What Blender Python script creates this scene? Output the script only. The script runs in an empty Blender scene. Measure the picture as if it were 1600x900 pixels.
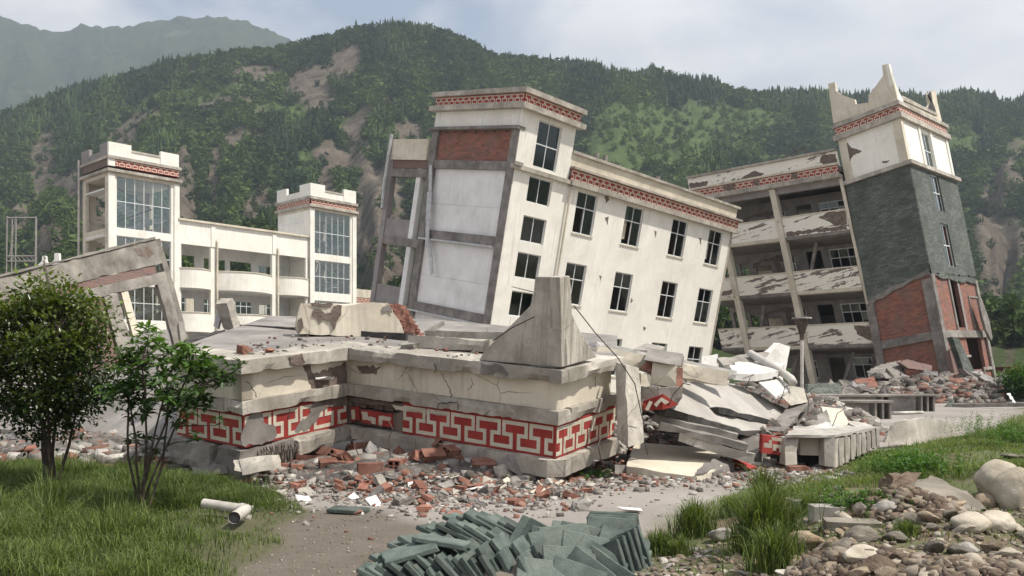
import bpy, bmesh, math, random
import numpy as np
from mathutils import Vector, Matrix, Euler, noise
random.seed(7); np.random.seed(7)
sc = bpy.context.scene
col = sc.collection
R = math.radians
# ---------------------------------------------------------------- camera, sky, sun
FP, CX, HY, CH = 1350.0, 800.0, 580.0, 1.6
cd = bpy.data.cameras.new('camera'); cam = bpy.data.objects.new('camera', cd); col.objects.link(cam)
cam.location = (0, 0, CH); cam.rotation_euler = (R(90), 0, 0)
cd.sensor_width = 36; cd.lens = FP/1600*36; cd.shift_y = 130/1600; cd.clip_end = 12000; cd.clip_start = .1
sc.camera = cam
SUN_AZ = Vector((0.93, -0.30, 0)).normalized(); SUN_EL = R(57)
w = bpy.data.worlds.new('World'); sc.world = w; w.use_nodes = True
nt = w.node_tree; nt.nodes.clear()
def wn(t, **k):
    n = nt.nodes.new(t)
    for a, b in k.items(): setattr(n, a, b)
    return n
sky = wn('ShaderNodeTexSky', sky_type='NISHITA', sun_disc=False)
sky.sun_elevation = SUN_EL; sky.sun_rotation = math.atan2(SUN_AZ.x, SUN_AZ.y)
sky.air_density = 1.0; sky.dust_density = 2.0; sky.ozone_density = 1.0
tc = wn('ShaderNodeTexCoord'); mp = wn('ShaderNodeMapping'); mp.inputs['Scale'].default_value = (1.6, 1.6, 3.6); mp.inputs['Location'].default_value = (.35, .1, .1)
n1 = wn('ShaderNodeTexNoise'); n1.inputs['Scale'].default_value = 1.7; n1.inputs['Detail'].default_value = 6; n1.inputs['Roughness'].default_value = .5
n1.inputs['Distortion'].default_value = .3
rp = wn('ShaderNodeValToRGB'); rp.color_ramp.elements[0].position = .36; rp.color_ramp.elements[1].position = .55
n2 = wn('ShaderNodeTexNoise'); n2.inputs['Scale'].default_value = 3.1; n2.inputs['Detail'].default_value = 5
rp2 = wn('ShaderNodeValToRGB')
rp2.color_ramp.elements[0].position = .3; rp2.color_ramp.elements[0].color = (6.3, 6.4, 6.9, 1)
rp2.color_ramp.elements[1].position = .68; rp2.color_ramp.elements[1].color = (9.6, 9.4, 9.5, 1)
mx = wn('ShaderNodeMix', data_type='RGBA'); bg = wn('ShaderNodeBackground'); bg.inputs['Strength'].default_value = .092
haz = wn('ShaderNodeMix', data_type='RGBA'); haz.inputs[0].default_value = .45; haz.inputs[7].default_value = (4.9, 5.7, 7.2, 1)
wo = wn('ShaderNodeOutputWorld'); L = nt.links.new
L(tc.outputs['Generated'], mp.inputs[0]); L(mp.outputs[0], n1.inputs[0]); L(mp.outputs[0], n2.inputs[0])
L(n1.outputs[0], rp.inputs[0]); L(n2.outputs[0], rp2.inputs[0]); L(rp.outputs[0], mx.inputs[0])
L(sky.outputs[0], haz.inputs[6]); L(haz.outputs[2], mx.inputs[6]); L(rp2.outputs[0], mx.inputs[7])
L(mx.outputs[2], bg.inputs[0]); L(bg.outputs[0], wo.inputs[0])
sd = bpy.data.lights.new('sun', 'SUN'); sun = bpy.data.objects.new('sun', sd); col.objects.link(sun)
sd.energy = 5.0; sd.angle = R(1.5); sd.color = (1, .95, .86)
sun.rotation_euler = (-(SUN_AZ*math.cos(SUN_EL) + Vector((0, 0, math.sin(SUN_EL))))).to_track_quat('-Z', 'Y').to_euler()
sc.view_settings.view_transform = 'Standard'; sc.view_settings.look = 'None'; sc.view_settings.exposure = 0.45; sc.view_settings.gamma = 1
sc.cycles.volume_bounces = 0; sc.cycles.max_bounces = 6; sc.cycles.diffuse_bounces = 3; sc.cycles.transparent_max_bounces = 10
sc.cycles.volume_step_rate = 1; sc.cycles.use_denoising = True

# ---------------------------------------------------------------- helpers
def ray(px, py): return Vector(((px-CX)/FP, 1, -(py-HY)/FP))
CAM = Vector((0, 0, CH))
def P(px, py, d): return CAM + ray(px, py)*d
def tag(o, label=None, cat=None, group=None, kind=None):
    if label: o['label'] = label
    if cat: o['category'] = cat
    if group: o['group'] = group
    if kind: o['kind'] = kind
    return o
def empty(name, M=None, label=None, cat=None, group=None):
    o = bpy.data.objects.new(name, None); o.empty_display_size = .3; col.objects.link(o)
    if M is not None: o.matrix_world = M if isinstance(M, Matrix) else Matrix.Translation(M)
    return tag(o, label, cat, group)
def fbm(x, y, z=0, o=4, s=1.0):
    v = 0; a = .5; f = s
    for i in range(o):
        v += a*noise.noise((x*f+i*7.1, y*f-i*3.3, z*f)); a *= .5; f *= 2.03
    return v
class MB:
    """collects faces; built as one mesh object"""
    def __init__(s): s.v = []; s.f = []; s.m = []; s.mi = 0; s.smooth = False
    def add(s, vs, fs):
        b = len(s.v); s.v += [Vector(p) for p in vs]
        for f in fs: s.f.append(tuple(b+i for i in f)); s.m.append(s.mi)
        return s
    def box(s, x0, x1, y0, y1, z0, z1):
        v = [(x0,y0,z0),(x1,y0,z0),(x1,y1,z0),(x0,y1,z0),(x0,y0,z1),(x1,y0,z1),(x1,y1,z1),(x0,y1,z1)]
        return s.add(v, [(0,3,2,1),(4,5,6,7),(0,1,5,4),(1,2,6,5),(2,3,7,6),(3,0,4,7)])
    def beam(s, a, b, w, h, up=(0,0,1)):
        a = Vector(a); b = Vector(b); d = (b-a).normalized(); u = Vector(up)
        sd = d.cross(u)
        if sd.length < 1e-3: sd = d.cross(Vector((0,1,0)))
        sd.normalize(); u = sd.cross(d).normalized(); v = []
        for p in (a, b):
            for i, j in ((-1,-1),(1,-1),(1,1),(-1,1)): v.append(p+sd*i*w/2+u*j*h/2)
        return s.add(v, [(0,1,2,3),(7,6,5,4),(0,4,5,1),(1,5,6,2),(2,6,7,3),(3,7,4,0)])
    def tube(s, pts, r, n=8, cap=True):
        pts = [Vector(p) for p in pts]; rs = r if isinstance(r, (list, tuple)) else [r]*len(pts)
        b = len(s.v); side = None; k = len(pts)
        for i, p in enumerate(pts):
            t = (pts[min(i+1,k-1)]-pts[max(i-1,0)]).normalized()
            if side is None: side = t.orthogonal().normalized()
            side = (side-t*side.dot(t)); side = side.normalized() if side.length > 1e-6 else t.orthogonal().normalized()
            bi = t.cross(side)
            for j in range(n):
                a = 2*math.pi*j/n; s.v.append(p+(side*math.cos(a)+bi*math.sin(a))*rs[i])
        for i in range(k-1):
            for j in range(n):
                s.f.append((b+i*n+j, b+i*n+(j+1)%n, b+(i+1)*n+(j+1)%n, b+(i+1)*n+j)); s.m.append(s.mi)
        if cap:
            s.f.append(tuple(b+j for j in range(n))[::-1]); s.m.append(s.mi)
            s.f.append(tuple(b+(k-1)*n+j for j in range(n))); s.m.append(s.mi)
        return s
    def prism(s, poly, off):
        """3d polygon extruded by vector off"""
        poly = [Vector(p) for p in poly]; n = len(poly); off = Vector(off)
        nrm = Vector((0,0,0))
        for i in range(n): nrm += poly[i].cross(poly[(i+1)%n])
        if nrm.dot(off) > 0: poly = poly[::-1]
        v = poly+[p+off for p in poly]
        fs = [tuple(range(n)), tuple(range(2*n-1, n-1, -1))]
        for i in range(n): j = (i+1) % n; fs.append((j, i, i+n, j+n))
        return s.add(v, fs)
    def panel(s, U, V, holes, fr, n0, n1):
        """flat wall over u range U, v range V between n0 and n1 with rectangular holes (u0,u1,v0,v1); fr(u,v,n)->point"""
        us = sorted({U[0], U[1]} | {min(max(h[i], U[0]), U[1]) for h in holes for i in (0,1)})
        vs = sorted({V[0], V[1]} | {min(max(h[i], V[0]), V[1]) for h in holes for i in (2,3)})
        def dens(a, st=2.5):
            o = [a[0]]
            for b in a[1:]:
                k = max(1, int((b-o[-1])/st))
                o += [o[-1]+(b-o[-1])*(i+1)/k for i in range(k)] if k > 1 else [b]
            return o
        us = dens(us); vs = dens(vs)
        nu, nv = len(us)-1, len(vs)-1
        def solid(i, j):
            if i < 0 or j < 0 or i >= nu or j >= nv: return False
            cu = (us[i]+us[i+1])/2; cv = (vs[j]+vs[j+1])/2
            return not any(h[0] < cu < h[1] and h[2] < cv < h[3] for h in holes)
        q = lambda a, b, c, d: s.add([fr(*a), fr(*b), fr(*c), fr(*d)], [(0,1,2,3)])
        for i in range(nu):
            for j in range(nv):
                if not solid(i, j): continue
                a, b, c, d = us[i], us[i+1], vs[j], vs[j+1]
                q((a,c,n0),(b,c,n0),(b,d,n0),(a,d,n0)); q((a,c,n1),(a,d,n1),(b,d,n1),(b,c,n1))
                if not solid(i-1, j): q((a,c,n0),(a,d,n0),(a,d,n1),(a,c,n1))
                if not solid(i+1, j): q((b,c,n0),(b,c,n1),(b,d,n1),(b,d,n0))
                if not solid(i, j-1): q((a,c,n0),(a,c,n1),(b,c,n1),(b,c,n0))
                if not solid(i, j+1): q((a,d,n0),(b,d,n0),(b,d,n1),(a,d,n1))
        return s
    def fbox(s, fr, u0, u1, v0, v1, n0, n1):
        k = max(1, int(abs(u1-u0)/3))
        for i in range(k):
            a = u0+(u1-u0)*i/k; b = u0+(u1-u0)*(i+1)/k
            v = [fr(a,v0,n0),fr(b,v0,n0),fr(b,v1,n0),fr(a,v1,n0),fr(a,v0,n1),fr(b,v0,n1),fr(b,v1,n1),fr(a,v1,n1)]
            fs = [(0,1,2,3),(4,7,6,5),(0,4,5,1),(3,2,6,7)]
            if i == 0: fs.append((0,3,7,4))
            if i == k-1: fs.append((1,5,6,2))
            s.add(v, fs)
        return s
    def build(s, name, mats, parent=None, warp=None, inv=None, bevel=0, uv=True, rough=0, cuts=0, weld=False):
        me = bpy.data.meshes.new(name)
        loc = s.v
        if warp: s.w = [warp(p) for p in s.v]
        else: s.w = s.v
        me.from_pydata([tuple(p) for p in s.w], [], s.f); 
        if not isinstance(mats, (list, tuple)): mats = [mats]
        for m in mats: me.materials.append(m)
        me.polygons.foreach_set('material_index', s.m)
        if weld or cuts:
            bm = bmesh.new(); bm.from_mesh(me); bmesh.ops.remove_doubles(bm, verts=bm.verts, dist=1e-4)
            if cuts:
                for _ in range(cuts):
                    bm.edges.ensure_lookup_table()
                    L = [e for e in bm.edges if e.calc_length() > cuts_min(s)]
                    if not L: break
                    bmesh.ops.subdivide_edges(bm, edges=L, cuts=1, use_grid_fill=True)
                bmesh.ops.triangulate(bm, faces=[f for f in bm.faces if len(f.verts) > 4])
            if rough:
                bm.normal_update()
                for v in bm.verts:
                    p = v.co
                    v.co = p + v.normal*rough*fbm(p.x+s.seed, p.y, p.z, 3, 3.0)*1.6 + Vector((fbm(p.x,p.y+9,p.z,2,5), fbm(p.x+5,p.y,p.z,2,5), fbm(p.x,p.y,p.z+3,2,5)))*rough
                if s.chip:
                    bm.normal_update()
                    for v in bm.verts:
                        fs_ = v.link_faces
                        if any(fs_[0].normal.dot(f.normal) < .6 for f in fs_):
                            p = v.co; v.co = p - v.normal*max(0, fbm(p.x+s.seed*3, p.y+2, p.z, 4, 2.2)-.06)*s.chip
            bmesh.ops.recalc_face_normals(bm, faces=bm.faces)
            bm.to_mesh(me); bm.free(); uv = uv and True
            verts = [v.co for v in me.vertices]
        else: verts = loc
        if uv:
            ul = me.uv_layers.new(name='UVMap')
            d = np.zeros(len(me.loops)*2, dtype=np.float32)
            for p in me.polygons:
                ids = [me.loops[i].vertex_index for i in p.loop_indices]
                a, b, c = verts[ids[0]], verts[ids[1]], verts[ids[2]]
                n = (b-a).cross(c-b); ax = max(range(3), key=lambda i: abs(n[i]))
                for li, vi in zip(p.loop_indices, ids):
                    q = verts[vi]
                    d[2*li:2*li+2] = (q.y, q.z) if ax == 0 else ((q.x, q.z) if ax == 1 else (q.x, q.y))
            ul.data.foreach_set('uv', d)
        if s.smooth: me.polygons.foreach_set('use_smooth', [True]*len(me.polygons))
        me.update()
        o = bpy.data.objects.new(name, me); col.objects.link(o)
        if parent is not None: o.parent = parent
        if bevel:
            b = o.modifiers.new('bevel', 'BEVEL'); b.width = bevel; b.segments = 2; b.limit_method = 'ANGLE'
        return o
    seed = 0.0; cm = .25; chip = .16
def cuts_min(s): return s.cm
def rebase(o, pivot):
    """moves a world-space mesh so that its origin is at pivot"""
    p = Vector(pivot)
    o.data.transform(Matrix.Translation(-p)); o.location = p
    return o
def lowest(o):
    vs = [v.co for v in o.data.vertices]; z = min(v.z for v in vs)
    c = sum(vs, Vector())/len(vs); return Vector((c.x, c.y, z))
def obj_world(mb, name, mats, label, cat, group=None, **k):
    mb.seed = random.random()*50
    o = mb.build(name, mats, **k); rebase(o, lowest(o)); return tag(o, label, cat, group)
def mesh_np(name, v, f, mat, parent=None, smooth=False, attrs=None):
    """fast build: v (n,3), f (m,k) numpy"""
    me = bpy.data.meshes.new(name); v = np.asarray(v, np.float32); f = np.asarray(f, np.int32)
    m, k = f.shape
    me.vertices.add(len(v)); me.vertices.foreach_set('co', v.ravel())
    me.loops.add(m*k); me.loops.foreach_set('vertex_index', f.ravel())
    me.polygons.add(m); me.polygons.foreach_set('loop_start', np.arange(0, m*k, k, dtype=np.int32))
    me.polygons.foreach_set('loop_total', np.full(m, k, np.int32))
    if smooth: me.polygons.foreach_set('use_smooth', np.ones(m, bool))
    me.update(calc_edges=True); me.validate()
    for n, a in (attrs or {}).items():
        if a.ndim == 1:
            at = me.attributes.new(n, 'FLOAT', 'POINT'); at.data.foreach_set('value', a.astype(np.float32))
        else:
            at = me.attributes.new(n, 'FLOAT_COLOR', 'POINT')
            at.data.foreach_set('color', np.c_[a, np.ones(len(a))].astype(np.float32).ravel())
    if mat: me.materials.append(mat)
    o = bpy.data.objects.new(name, me); col.objects.link(o)
    if parent: o.parent = parent
    return o

# ---------------------------------------------------------------- materials
MATS = {}
def nodes(name):
    m = bpy.data.materials.new(name); m.use_nodes = True; t = m.node_tree
    b = t.nodes['Principled BSDF']; MATS[name] = m
    return m, t, b
def N(t, ty, inp=None, **k):
    n = t.nodes.new(ty)
    for a, b in k.items(): setattr(n, a, b)
    for a, b in (inp or {}).items(): n.inputs[a].default_value = b
    return n
def noise_n(t, co, scale, detail=5, rough=.55, dist=0):
    n = N(t, 'ShaderNodeTexNoise', {'Scale': scale, 'Detail': detail, 'Roughness': rough, 'Distortion': dist}); t.links.new(co, n.inputs['Vector']); return n.outputs[0]
def ramp(t, fac, stops, interp='LINEAR'):
    r = N(t, 'ShaderNodeValToRGB'); e = r.color_ramp.elements; r.color_ramp.interpolation = interp
    while len(e) < len(stops): e.new(.5)
    for x, (p, c) in zip(e, stops):
        x.position = p; x.color = (c, c, c, 1) if isinstance(c, (int, float)) else (*c, 1)
    t.links.new(fac, r.inputs[0]); return r.outputs[0]
def mixc(t, fac, a, b, mode='MIX'):
    m = N(t, 'ShaderNodeMix', data_type='RGBA', blend_type=mode, clamp_factor=True)
    for s, v in ((0, fac), (6, a), (7, b)):
        if isinstance(v, (int, float)): m.inputs[s].default_value = v if s == 0 else (v, v, v, 1)
        elif isinstance(v, tuple): m.inputs[s].default_value = (*v, 1)
        else: t.links.new(v, m.inputs[s])
    return m.outputs[2]
def coords(t, scale=(1,1,1), uv=False):
    c = N(t, 'ShaderNodeTexCoord'); oi = N(t, 'ShaderNodeObjectInfo'); mp = N(t, 'ShaderNodeMapping')
    mp.inputs['Scale'].default_value = scale
    t.links.new(c.outputs['UV' if uv else 'Object'], mp.inputs[0])
    if not uv:
        sc_ = N(t, 'ShaderNodeVectorMath', operation='SCALE'); sc_.inputs[0].default_value = (37, 19, 53)
        t.links.new(oi.outputs['Random'], sc_.inputs['Scale']); t.links.new(sc_.outputs[0], mp.inputs['Location'])
    return mp.outputs[0]
def bump(t, b, h, strength=.4, dist=.02, prev=None):
    n = N(t, 'ShaderNodeBump', {'Strength': strength, 'Distance': dist}); t.links.new(h, n.inputs['Height'])
    if prev is not None: t.links.new(prev, n.inputs['Normal'])
    t.links.new(n.outputs[0], b.inputs['Normal']); return n.outputs[0]
def basic(name, c1, c2, scale=3, rough=.85, bs=.35, bscale=30, streak=0, streakc=None, dirt=0, dirtc=(.12,.11,.09), rnd=0, spec=.3, bdist=.01, metal=0, lo=.35, hi=.65, crack=0, blot=.0):
    m, t, b = nodes(name); co = coords(t)
    c = mixc(t, ramp(t, noise_n(t, co, scale, 6), [(lo, 0.0), (hi, 1.0)]), c1, c2)
    if streak:
        cs = coords(t, (5, 5, .30)); f = ramp(t, noise_n(t, cs, 1.7, 7, .72), [(.50, 0.0), (.70, float(streak))])
        big = ramp(t, noise_n(t, co, .8, 2), [(.4, 0.0), (.65, 1.0)])
        f2 = N(t, 'ShaderNodeMath', operation='MULTIPLY'); t.links.new(f, f2.inputs[0]); t.links.new(big, f2.inputs[1])
        c = mixc(t, f2.outputs[0], c, streakc or dirtc)
    if dirt:
        f = ramp(t, noise_n(t, co, scale*.6, 8, .7), [(.52, 0.0), (.75, float(dirt))])
        c = mixc(t, f, c, dirtc)
    if blot:
        f = ramp(t, noise_n(t, co, .45, 9, .72, .8), [(.47, 0.0), (.60, float(blot))]); c = mixc(t, f, c, tuple(x*.55 for x in c1))
        f = ramp(t, noise_n(t, co, 9, 6, .75), [(.56, 0.0), (.72, float(blot)*.8)]); c = mixc(t, f, c, tuple(x*.45 for x in c1))
    ck = None
    if crack:
        wv = N(t, 'ShaderNodeTexNoise', {'Scale': 2.5, 'Detail': 5}); t.links.new(co, wv.inputs[0]); wc = mixc(t, .16, co, wv.outputs[1], 'ADD')
        vo = N(t, 'ShaderNodeTexVoronoi', {'Scale': float(crack)}, feature='DISTANCE_TO_EDGE'); t.links.new(wc, vo.inputs[0])
        ck = ramp(t, vo.outputs[0], [(.0, .8), (.007, 0.0)]); mk = ramp(t, noise_n(t, co, crack*.7, 3), [(.50, 0.0), (.56, 1.0)])
        mm = N(t, 'ShaderNodeMath', operation='MULTIPLY'); t.links.new(ck, mm.inputs[0]); t.links.new(mk, mm.inputs[1]); ck = mm.outputs[0]
        c = mixc(t, ck, c, (.07,.06,.05))
    if rnd:
        oi = N(t, 'ShaderNodeObjectInfo'); mr = N(t, 'ShaderNodeMapRange'); mr.inputs[3].default_value = 1-rnd; mr.inputs[4].default_value = 1+rnd
        t.links.new(oi.outputs['Random'], mr.inputs[0]); c = mixc(t, 1.0, c, mr.outputs[0], 'MULTIPLY')
    t.links.new(c, b.inputs['Base Color']); b.inputs['Roughness'].default_value = rough; b.inputs['Metallic'].default_value = metal
    b.inputs['Specular IOR Level'].default_value = spec
    pr = bump(t, b, ck, -.8, .02) if ck is not None else None
    if bs: bump(t, b, noise_n(t, co, bscale, 6, .65), bs, bdist, pr)
    return m
cream = basic('cream_plaster', (.56,.50,.395), (.66,.60,.49), 1.2, streak=.7, streakc=(.25,.22,.18), dirt=.45, dirtc=(.33,.29,.23), bs=.25, crack=.8, blot=.3)
cream2 = basic('cream_wall_clean', (.75,.72,.64), (.82,.795,.72), .8, streak=.6, streakc=(.36,.33,.27), dirt=.2, dirtc=(.40,.37,.3), bs=.2, blot=.2)
slabc = basic('weathered_slab_concrete', (.32,.29,.245), (.53,.485,.42), 1.6, streak=1.0, streakc=(.10,.09,.075), dirt=.7, dirtc=(.17,.15,.125), bs=.6, crack=.9, blot=.55)
grey = basic('grey_concrete', (.16,.143,.128), (.27,.247,.225), 2.2, blot=.5, dirt=.5, dirtc=(.09,.08,.07), bs=.5)
lgrey = basic('light_concrete', (.20,.183,.162), (.34,.315,.28), 2.5, blot=.5, dirt=.5, dirtc=(.16,.145,.13), bs=.5, rnd=.12)
deckc = basic('roof_screed', (.20,.182,.168), (.31,.287,.268), 1.3, blot=.4, crack=.5, dirt=.7, dirtc=(.13,.12,.11), bs=.4, bscale=14)
dark = basic('dark_bitumen_and_shade', (.03,.028,.026), (.07,.065,.06), 4, bs=.5)  # bitumen, cables and cracks; also stands for shade in holes and voids
white = basic('white_render', (.66,.645,.62), (.76,.75,.73), 1, streak=.35, streakc=(.36,.35,.33), dirt=.45, dirtc=(.36,.34,.32), bs=.2, blot=.12)
dconc = basic('dark_weathered_concrete', (.15,.135,.115), (.30,.275,.24), 1.8, streak=.9, streakc=(.07,.06,.05), dirt=.6, blot=.5, bs=.5)
corr = basic('shaded_corridor_plaster', (.20,.18,.165), (.28,.255,.235), 1.5, dirt=.4, dirtc=(.12,.10,.09), bs=.3, blot=.3)  # corridor and interior shade put into a darker plaster colour
mauve = basic('grey_plaster', (.23,.21,.20), (.29,.27,.26), 1.5, dirt=.3, bs=.3)
mortar = basic('exposed_mortar', (.12,.09,.075), (.2,.155,.13), 6, dirt=.6, dirtc=(.05,.04,.035), bs=.9, bscale=16, bdist=.03)
redp = basic('red_paint', (.28,.034,.028), (.36,.052,.042), 3, dirt=.5, dirtc=(.17,.075,.06), bs=.3, blot=.35)
fretp = basic('fret_cream_paint', (.52,.47,.37), (.62,.57,.46), 4, dirt=.5, dirtc=(.3,.25,.2), bs=.3, blot=.3)
metal = basic('white_window_frame', (.55,.56,.55), (.66,.67,.66), 3, rough=.5, bs=0, dirt=.2)
alu = basic('crumpled_aluminium', (.36,.36,.36), (.52,.52,.51), 5, rough=.5, bs=.5, metal=.2)
pslab = basic('pale_smooth_slab', (.33,.305,.275), (.43,.405,.37), 1.1, dirt=.5, dirtc=(.20,.18,.16), bs=.3, crack=.6, blot=.25)
dwhite = basic('dusty_white_render', (.50,.48,.445), (.64,.62,.585), 2.0, dirt=.5, dirtc=(.26,.235,.2), bs=.35, crack=1.2, blot=.35)
steel = basic('dark_steel', (.05,.045,.04), (.12,.08,.06), 8, rough=.6, bs=.2)
pvc = basic('white_plastic_pipe', (.46,.43,.38), (.60,.57,.52), 3, rough=.5, bs=.15, dirt=.9, dirtc=(.22,.19,.14), blot=.4)
inner = basic('pipe_inside_shade', (.03,.03,.03), (.05,.05,.05), 3, bs=0)  # near-black colour stands for the shade inside the pipe
brickr = basic('clay_brick', (.17,.068,.045), (.29,.145,.105), 7, dirt=.5, dirtc=(.35,.29,.25), bs=.5, rnd=.25)
stone = basic('tan_stone', (.20,.15,.10), (.33,.265,.195), 2.5, dirt=.5, dirtc=(.16,.13,.10), bs=.7, bscale=12, rnd=.22, bdist=.03)
stoneg = basic('grey_stone', (.13,.112,.088), (.25,.22,.18), 2.5, dirt=.5, dirtc=(.11,.10,.085), bs=.7, bscale=12, rnd=.25, bdist=.03)
soil = basic('brown_soil', (.11,.075,.05), (.19,.14,.10), 3, bs=.9, bscale=10, bdist=.05)
chip = basic('pale_chip', (.32,.295,.26), (.48,.45,.40), 5, bs=.3, rnd=.2)
bark = basic('bark', (.035,.025,.02), (.08,.06,.045), 12, bs=.8, bscale=40)
maroon = basic('maroon_sheet', (.10,.02,.02), (.15,.035,.03), 2, bs=.1)
def mk_brick(name, c1, c2, mo, sx=.24, sy=.075, cav=.35):
    m, t, b = nodes(name); co = coords(t, (1,1,1), True)
    nn = N(t, 'ShaderNodeTexNoise', {'Scale': 2.0, 'Detail': 4}); t.links.new(co, nn.inputs[0])
    add = mixc(t, .02, co, nn.outputs[1], 'ADD')
    br = N(t, 'ShaderNodeTexBrick', {'Scale': 1.0, 'Mortar Size': .009, 'Mortar Smooth': .3, 'Bias': 0.0, 'Brick Width': sx, 'Row Height': sy})
    br.inputs['Color1'].default_value = (*c1, 1); br.inputs['Color2'].default_value = (*c2, 1); br.inputs['Mortar'].default_value = (*mo, 1)
    t.links.new(add, br.inputs[0])
    f = ramp(t, noise_n(t, co, 1.1, 7, .7), [(.42, 0.0), (.7, .8)])
    c = mixc(t, f, br.outputs[0], (.17,.12,.10))
    f2 = ramp(t, noise_n(t, co, 5, 5, .7), [(.55, 0.0), (.7, cav)])
    c = mixc(t, f2, c, mo)
    t.links.new(c, b.inputs['Base Color']); b.inputs['Roughness'].default_value = .9
    p = bump(t, b, br.outputs[1], -.8, .02); bump(t, b, noise_n(t, co, 22, 5), .6, .015, p)
    return m
def mk_slate():
    m, t, b = nodes('slate_cladding'); co = coords(t, (1,1,1), True)
    br = N(t, 'ShaderNodeTexBrick', {'Scale': 1.0, 'Mortar Size': .012, 'Mortar Smooth': .4, 'Brick Width': .42, 'Row Height': .12})
    br.inputs['Color1'].default_value = (.075,.09,.075, 1); br.inputs['Color2'].default_value = (.16,.175,.155, 1); br.inputs['Mortar'].default_value = (.035,.04,.034, 1)
    t.links.new(co, br.inputs[0])
    c = mixc(t, ramp(t, noise_n(t, co, .5, 9, .75, .6), [(.42, 0.0), (.6, .75)]), br.outputs[0], (.045,.055,.043))
    c = mixc(t, ramp(t, noise_n(t, coords(t, (.5,2.2,1), True), 1.1, 7, .7, .5), [(.60, 0.0), (.70, .6)]), c, (.20,.20,.185))
    c = mixc(t, ramp(t, noise_n(t, co, 7, 5, .8), [(.55, 0.0), (.66, .5)]), c, (.19,.2,.18))
    t.links.new(c, b.inputs['Base Color']); b.inputs['Roughness'].default_value = .85
    p = bump(t, b, br.outputs[1], -.9, .04); bump(t, b, noise_n(t, co, 6, 7, .8), .9, .06, p); return m
brickw = mk_brick('brick_infill', (.33,.12,.075), (.17,.07,.05), (.10,.08,.07), .30, .115)
brickd = mk_brick('brick_dark', (.19,.095,.075), (.13,.075,.065), (.16,.14,.13))
slate = mk_slate()
def mk_peel(name, lo, seedoff):
    m, t, b = nodes(name); co = coords(t)
    c = mixc(t, noise_n(t, co, 2, 5), (.72,.68,.585), (.82,.78,.69))
    cs = coords(t, (1.0, 1.0, 2.0)); t2 = noise_n(t, cs, .5, 9, .68, 1.2)
    # horizontal tearing
    cs2 = coords(t, (.30, .30, 5.0)); h = noise_n(t, cs2, .9, 7, .65, .5)
    s_ = N(t, 'ShaderNodeMath', operation='MULTIPLY_ADD'); s_.inputs[1].default_value = .55; t.links.new(h, s_.inputs[0])
    q = N(t, 'ShaderNodeMath', operation='MULTIPLY'); q.inputs[1].default_value = .45; t.links.new(t2, q.inputs[0]); t.links.new(q.outputs[0], s_.inputs[2])
    f = ramp(t, s_.outputs[0], [(lo, 0.0), (lo+.012, 1.0)])
    mc = mixc(t, noise_n(t, co, 9, 5), (.13,.095,.085), (.21,.17,.155))
    c = mixc(t, f, c, mc)
    t.links.new(c, b.inputs['Base Color']); b.inputs['Roughness'].default_value = .9
    p = bump(t, b, f, -1.0, .04); bump(t, b, noise_n(t, co, 18, 5), .4, .02, p)
    return m
peel = mk_peel('peeling_plaster', .525, 0); peel2 = mk_peel('lightly_peeling_plaster', .555, 3)
def mk_glass(name, tint, refl, rough=.05):
    m = bpy.data.materials.new(name); m.use_nodes = True; t = m.node_tree; t.nodes.clear(); MATS[name] = m
    tr = N(t, 'ShaderNodeBsdfTransparent'); tr.inputs[0].default_value = (*tint, 1)
    gl = N(t, 'ShaderNodeBsdfGlossy'); gl.inputs['Roughness'].default_value = rough; gl.inputs[0].default_value = (.8,.9,.88,1)
    fr = N(t, 'ShaderNodeFresnel', {'IOR': 1.5}); ad = N(t, 'ShaderNodeMath', operation='MULTIPLY_ADD'); ad.inputs[1].default_value = 1; ad.inputs[2].default_value = refl
    t.links.new(fr.outputs[0], ad.inputs[0]); mx = N(t, 'ShaderNodeMixShader'); t.links.new(ad.outputs[0], mx.inputs[0])
    t.links.new(tr.outputs[0], mx.inputs[1]); t.links.new(gl.outputs[0], mx.inputs[2])
    o = N(t, 'ShaderNodeOutputMaterial'); t.links.new(mx.outputs[0], o.inputs[0]); return m
glassd = mk_glass('tinted_glass', (.30,.37,.35), .03)
glassc = mk_glass('clear_dusty_glass', (.76,.79,.79), .13)
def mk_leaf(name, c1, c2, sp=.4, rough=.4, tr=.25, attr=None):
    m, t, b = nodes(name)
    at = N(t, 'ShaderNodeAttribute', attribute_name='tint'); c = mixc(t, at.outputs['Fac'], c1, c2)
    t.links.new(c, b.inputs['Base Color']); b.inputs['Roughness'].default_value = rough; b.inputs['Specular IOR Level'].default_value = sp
    if tr:
        tl = N(t, 'ShaderNodeBsdfTranslucent'); t.links.new(mixc(t, 1.0, c, (1.5,1.6,.6), 'MULTIPLY'), tl.inputs[0])
        ms = N(t, 'ShaderNodeMixShader'); ms.inputs[0].default_value = tr; out = t.nodes['Material Output']
        t.links.new(b.outputs[0], ms.inputs[1]); t.links.new(tl.outputs[0], ms.inputs[2]); t.links.new(ms.outputs[0], out.inputs[0])
    return m
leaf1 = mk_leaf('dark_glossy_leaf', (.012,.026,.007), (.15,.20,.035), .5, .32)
leaf2 = mk_leaf('green_leaf', (.03,.065,.016), (.11,.20,.035), .4, .4)
grassm = mk_leaf('grass_blade', (.04,.066,.016), (.165,.21,.06), .25, .6, .3)
weedm = mk_leaf('weed_leaf', (.025,.065,.014), (.085,.165,.03), .25, .55, .3)
tilem = basic('green_paver', (.13,.20,.17), (.22,.30,.265), 5, dirt=.6, dirtc=(.24,.24,.20), bs=.5, bscale=60, rnd=.18)
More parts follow.
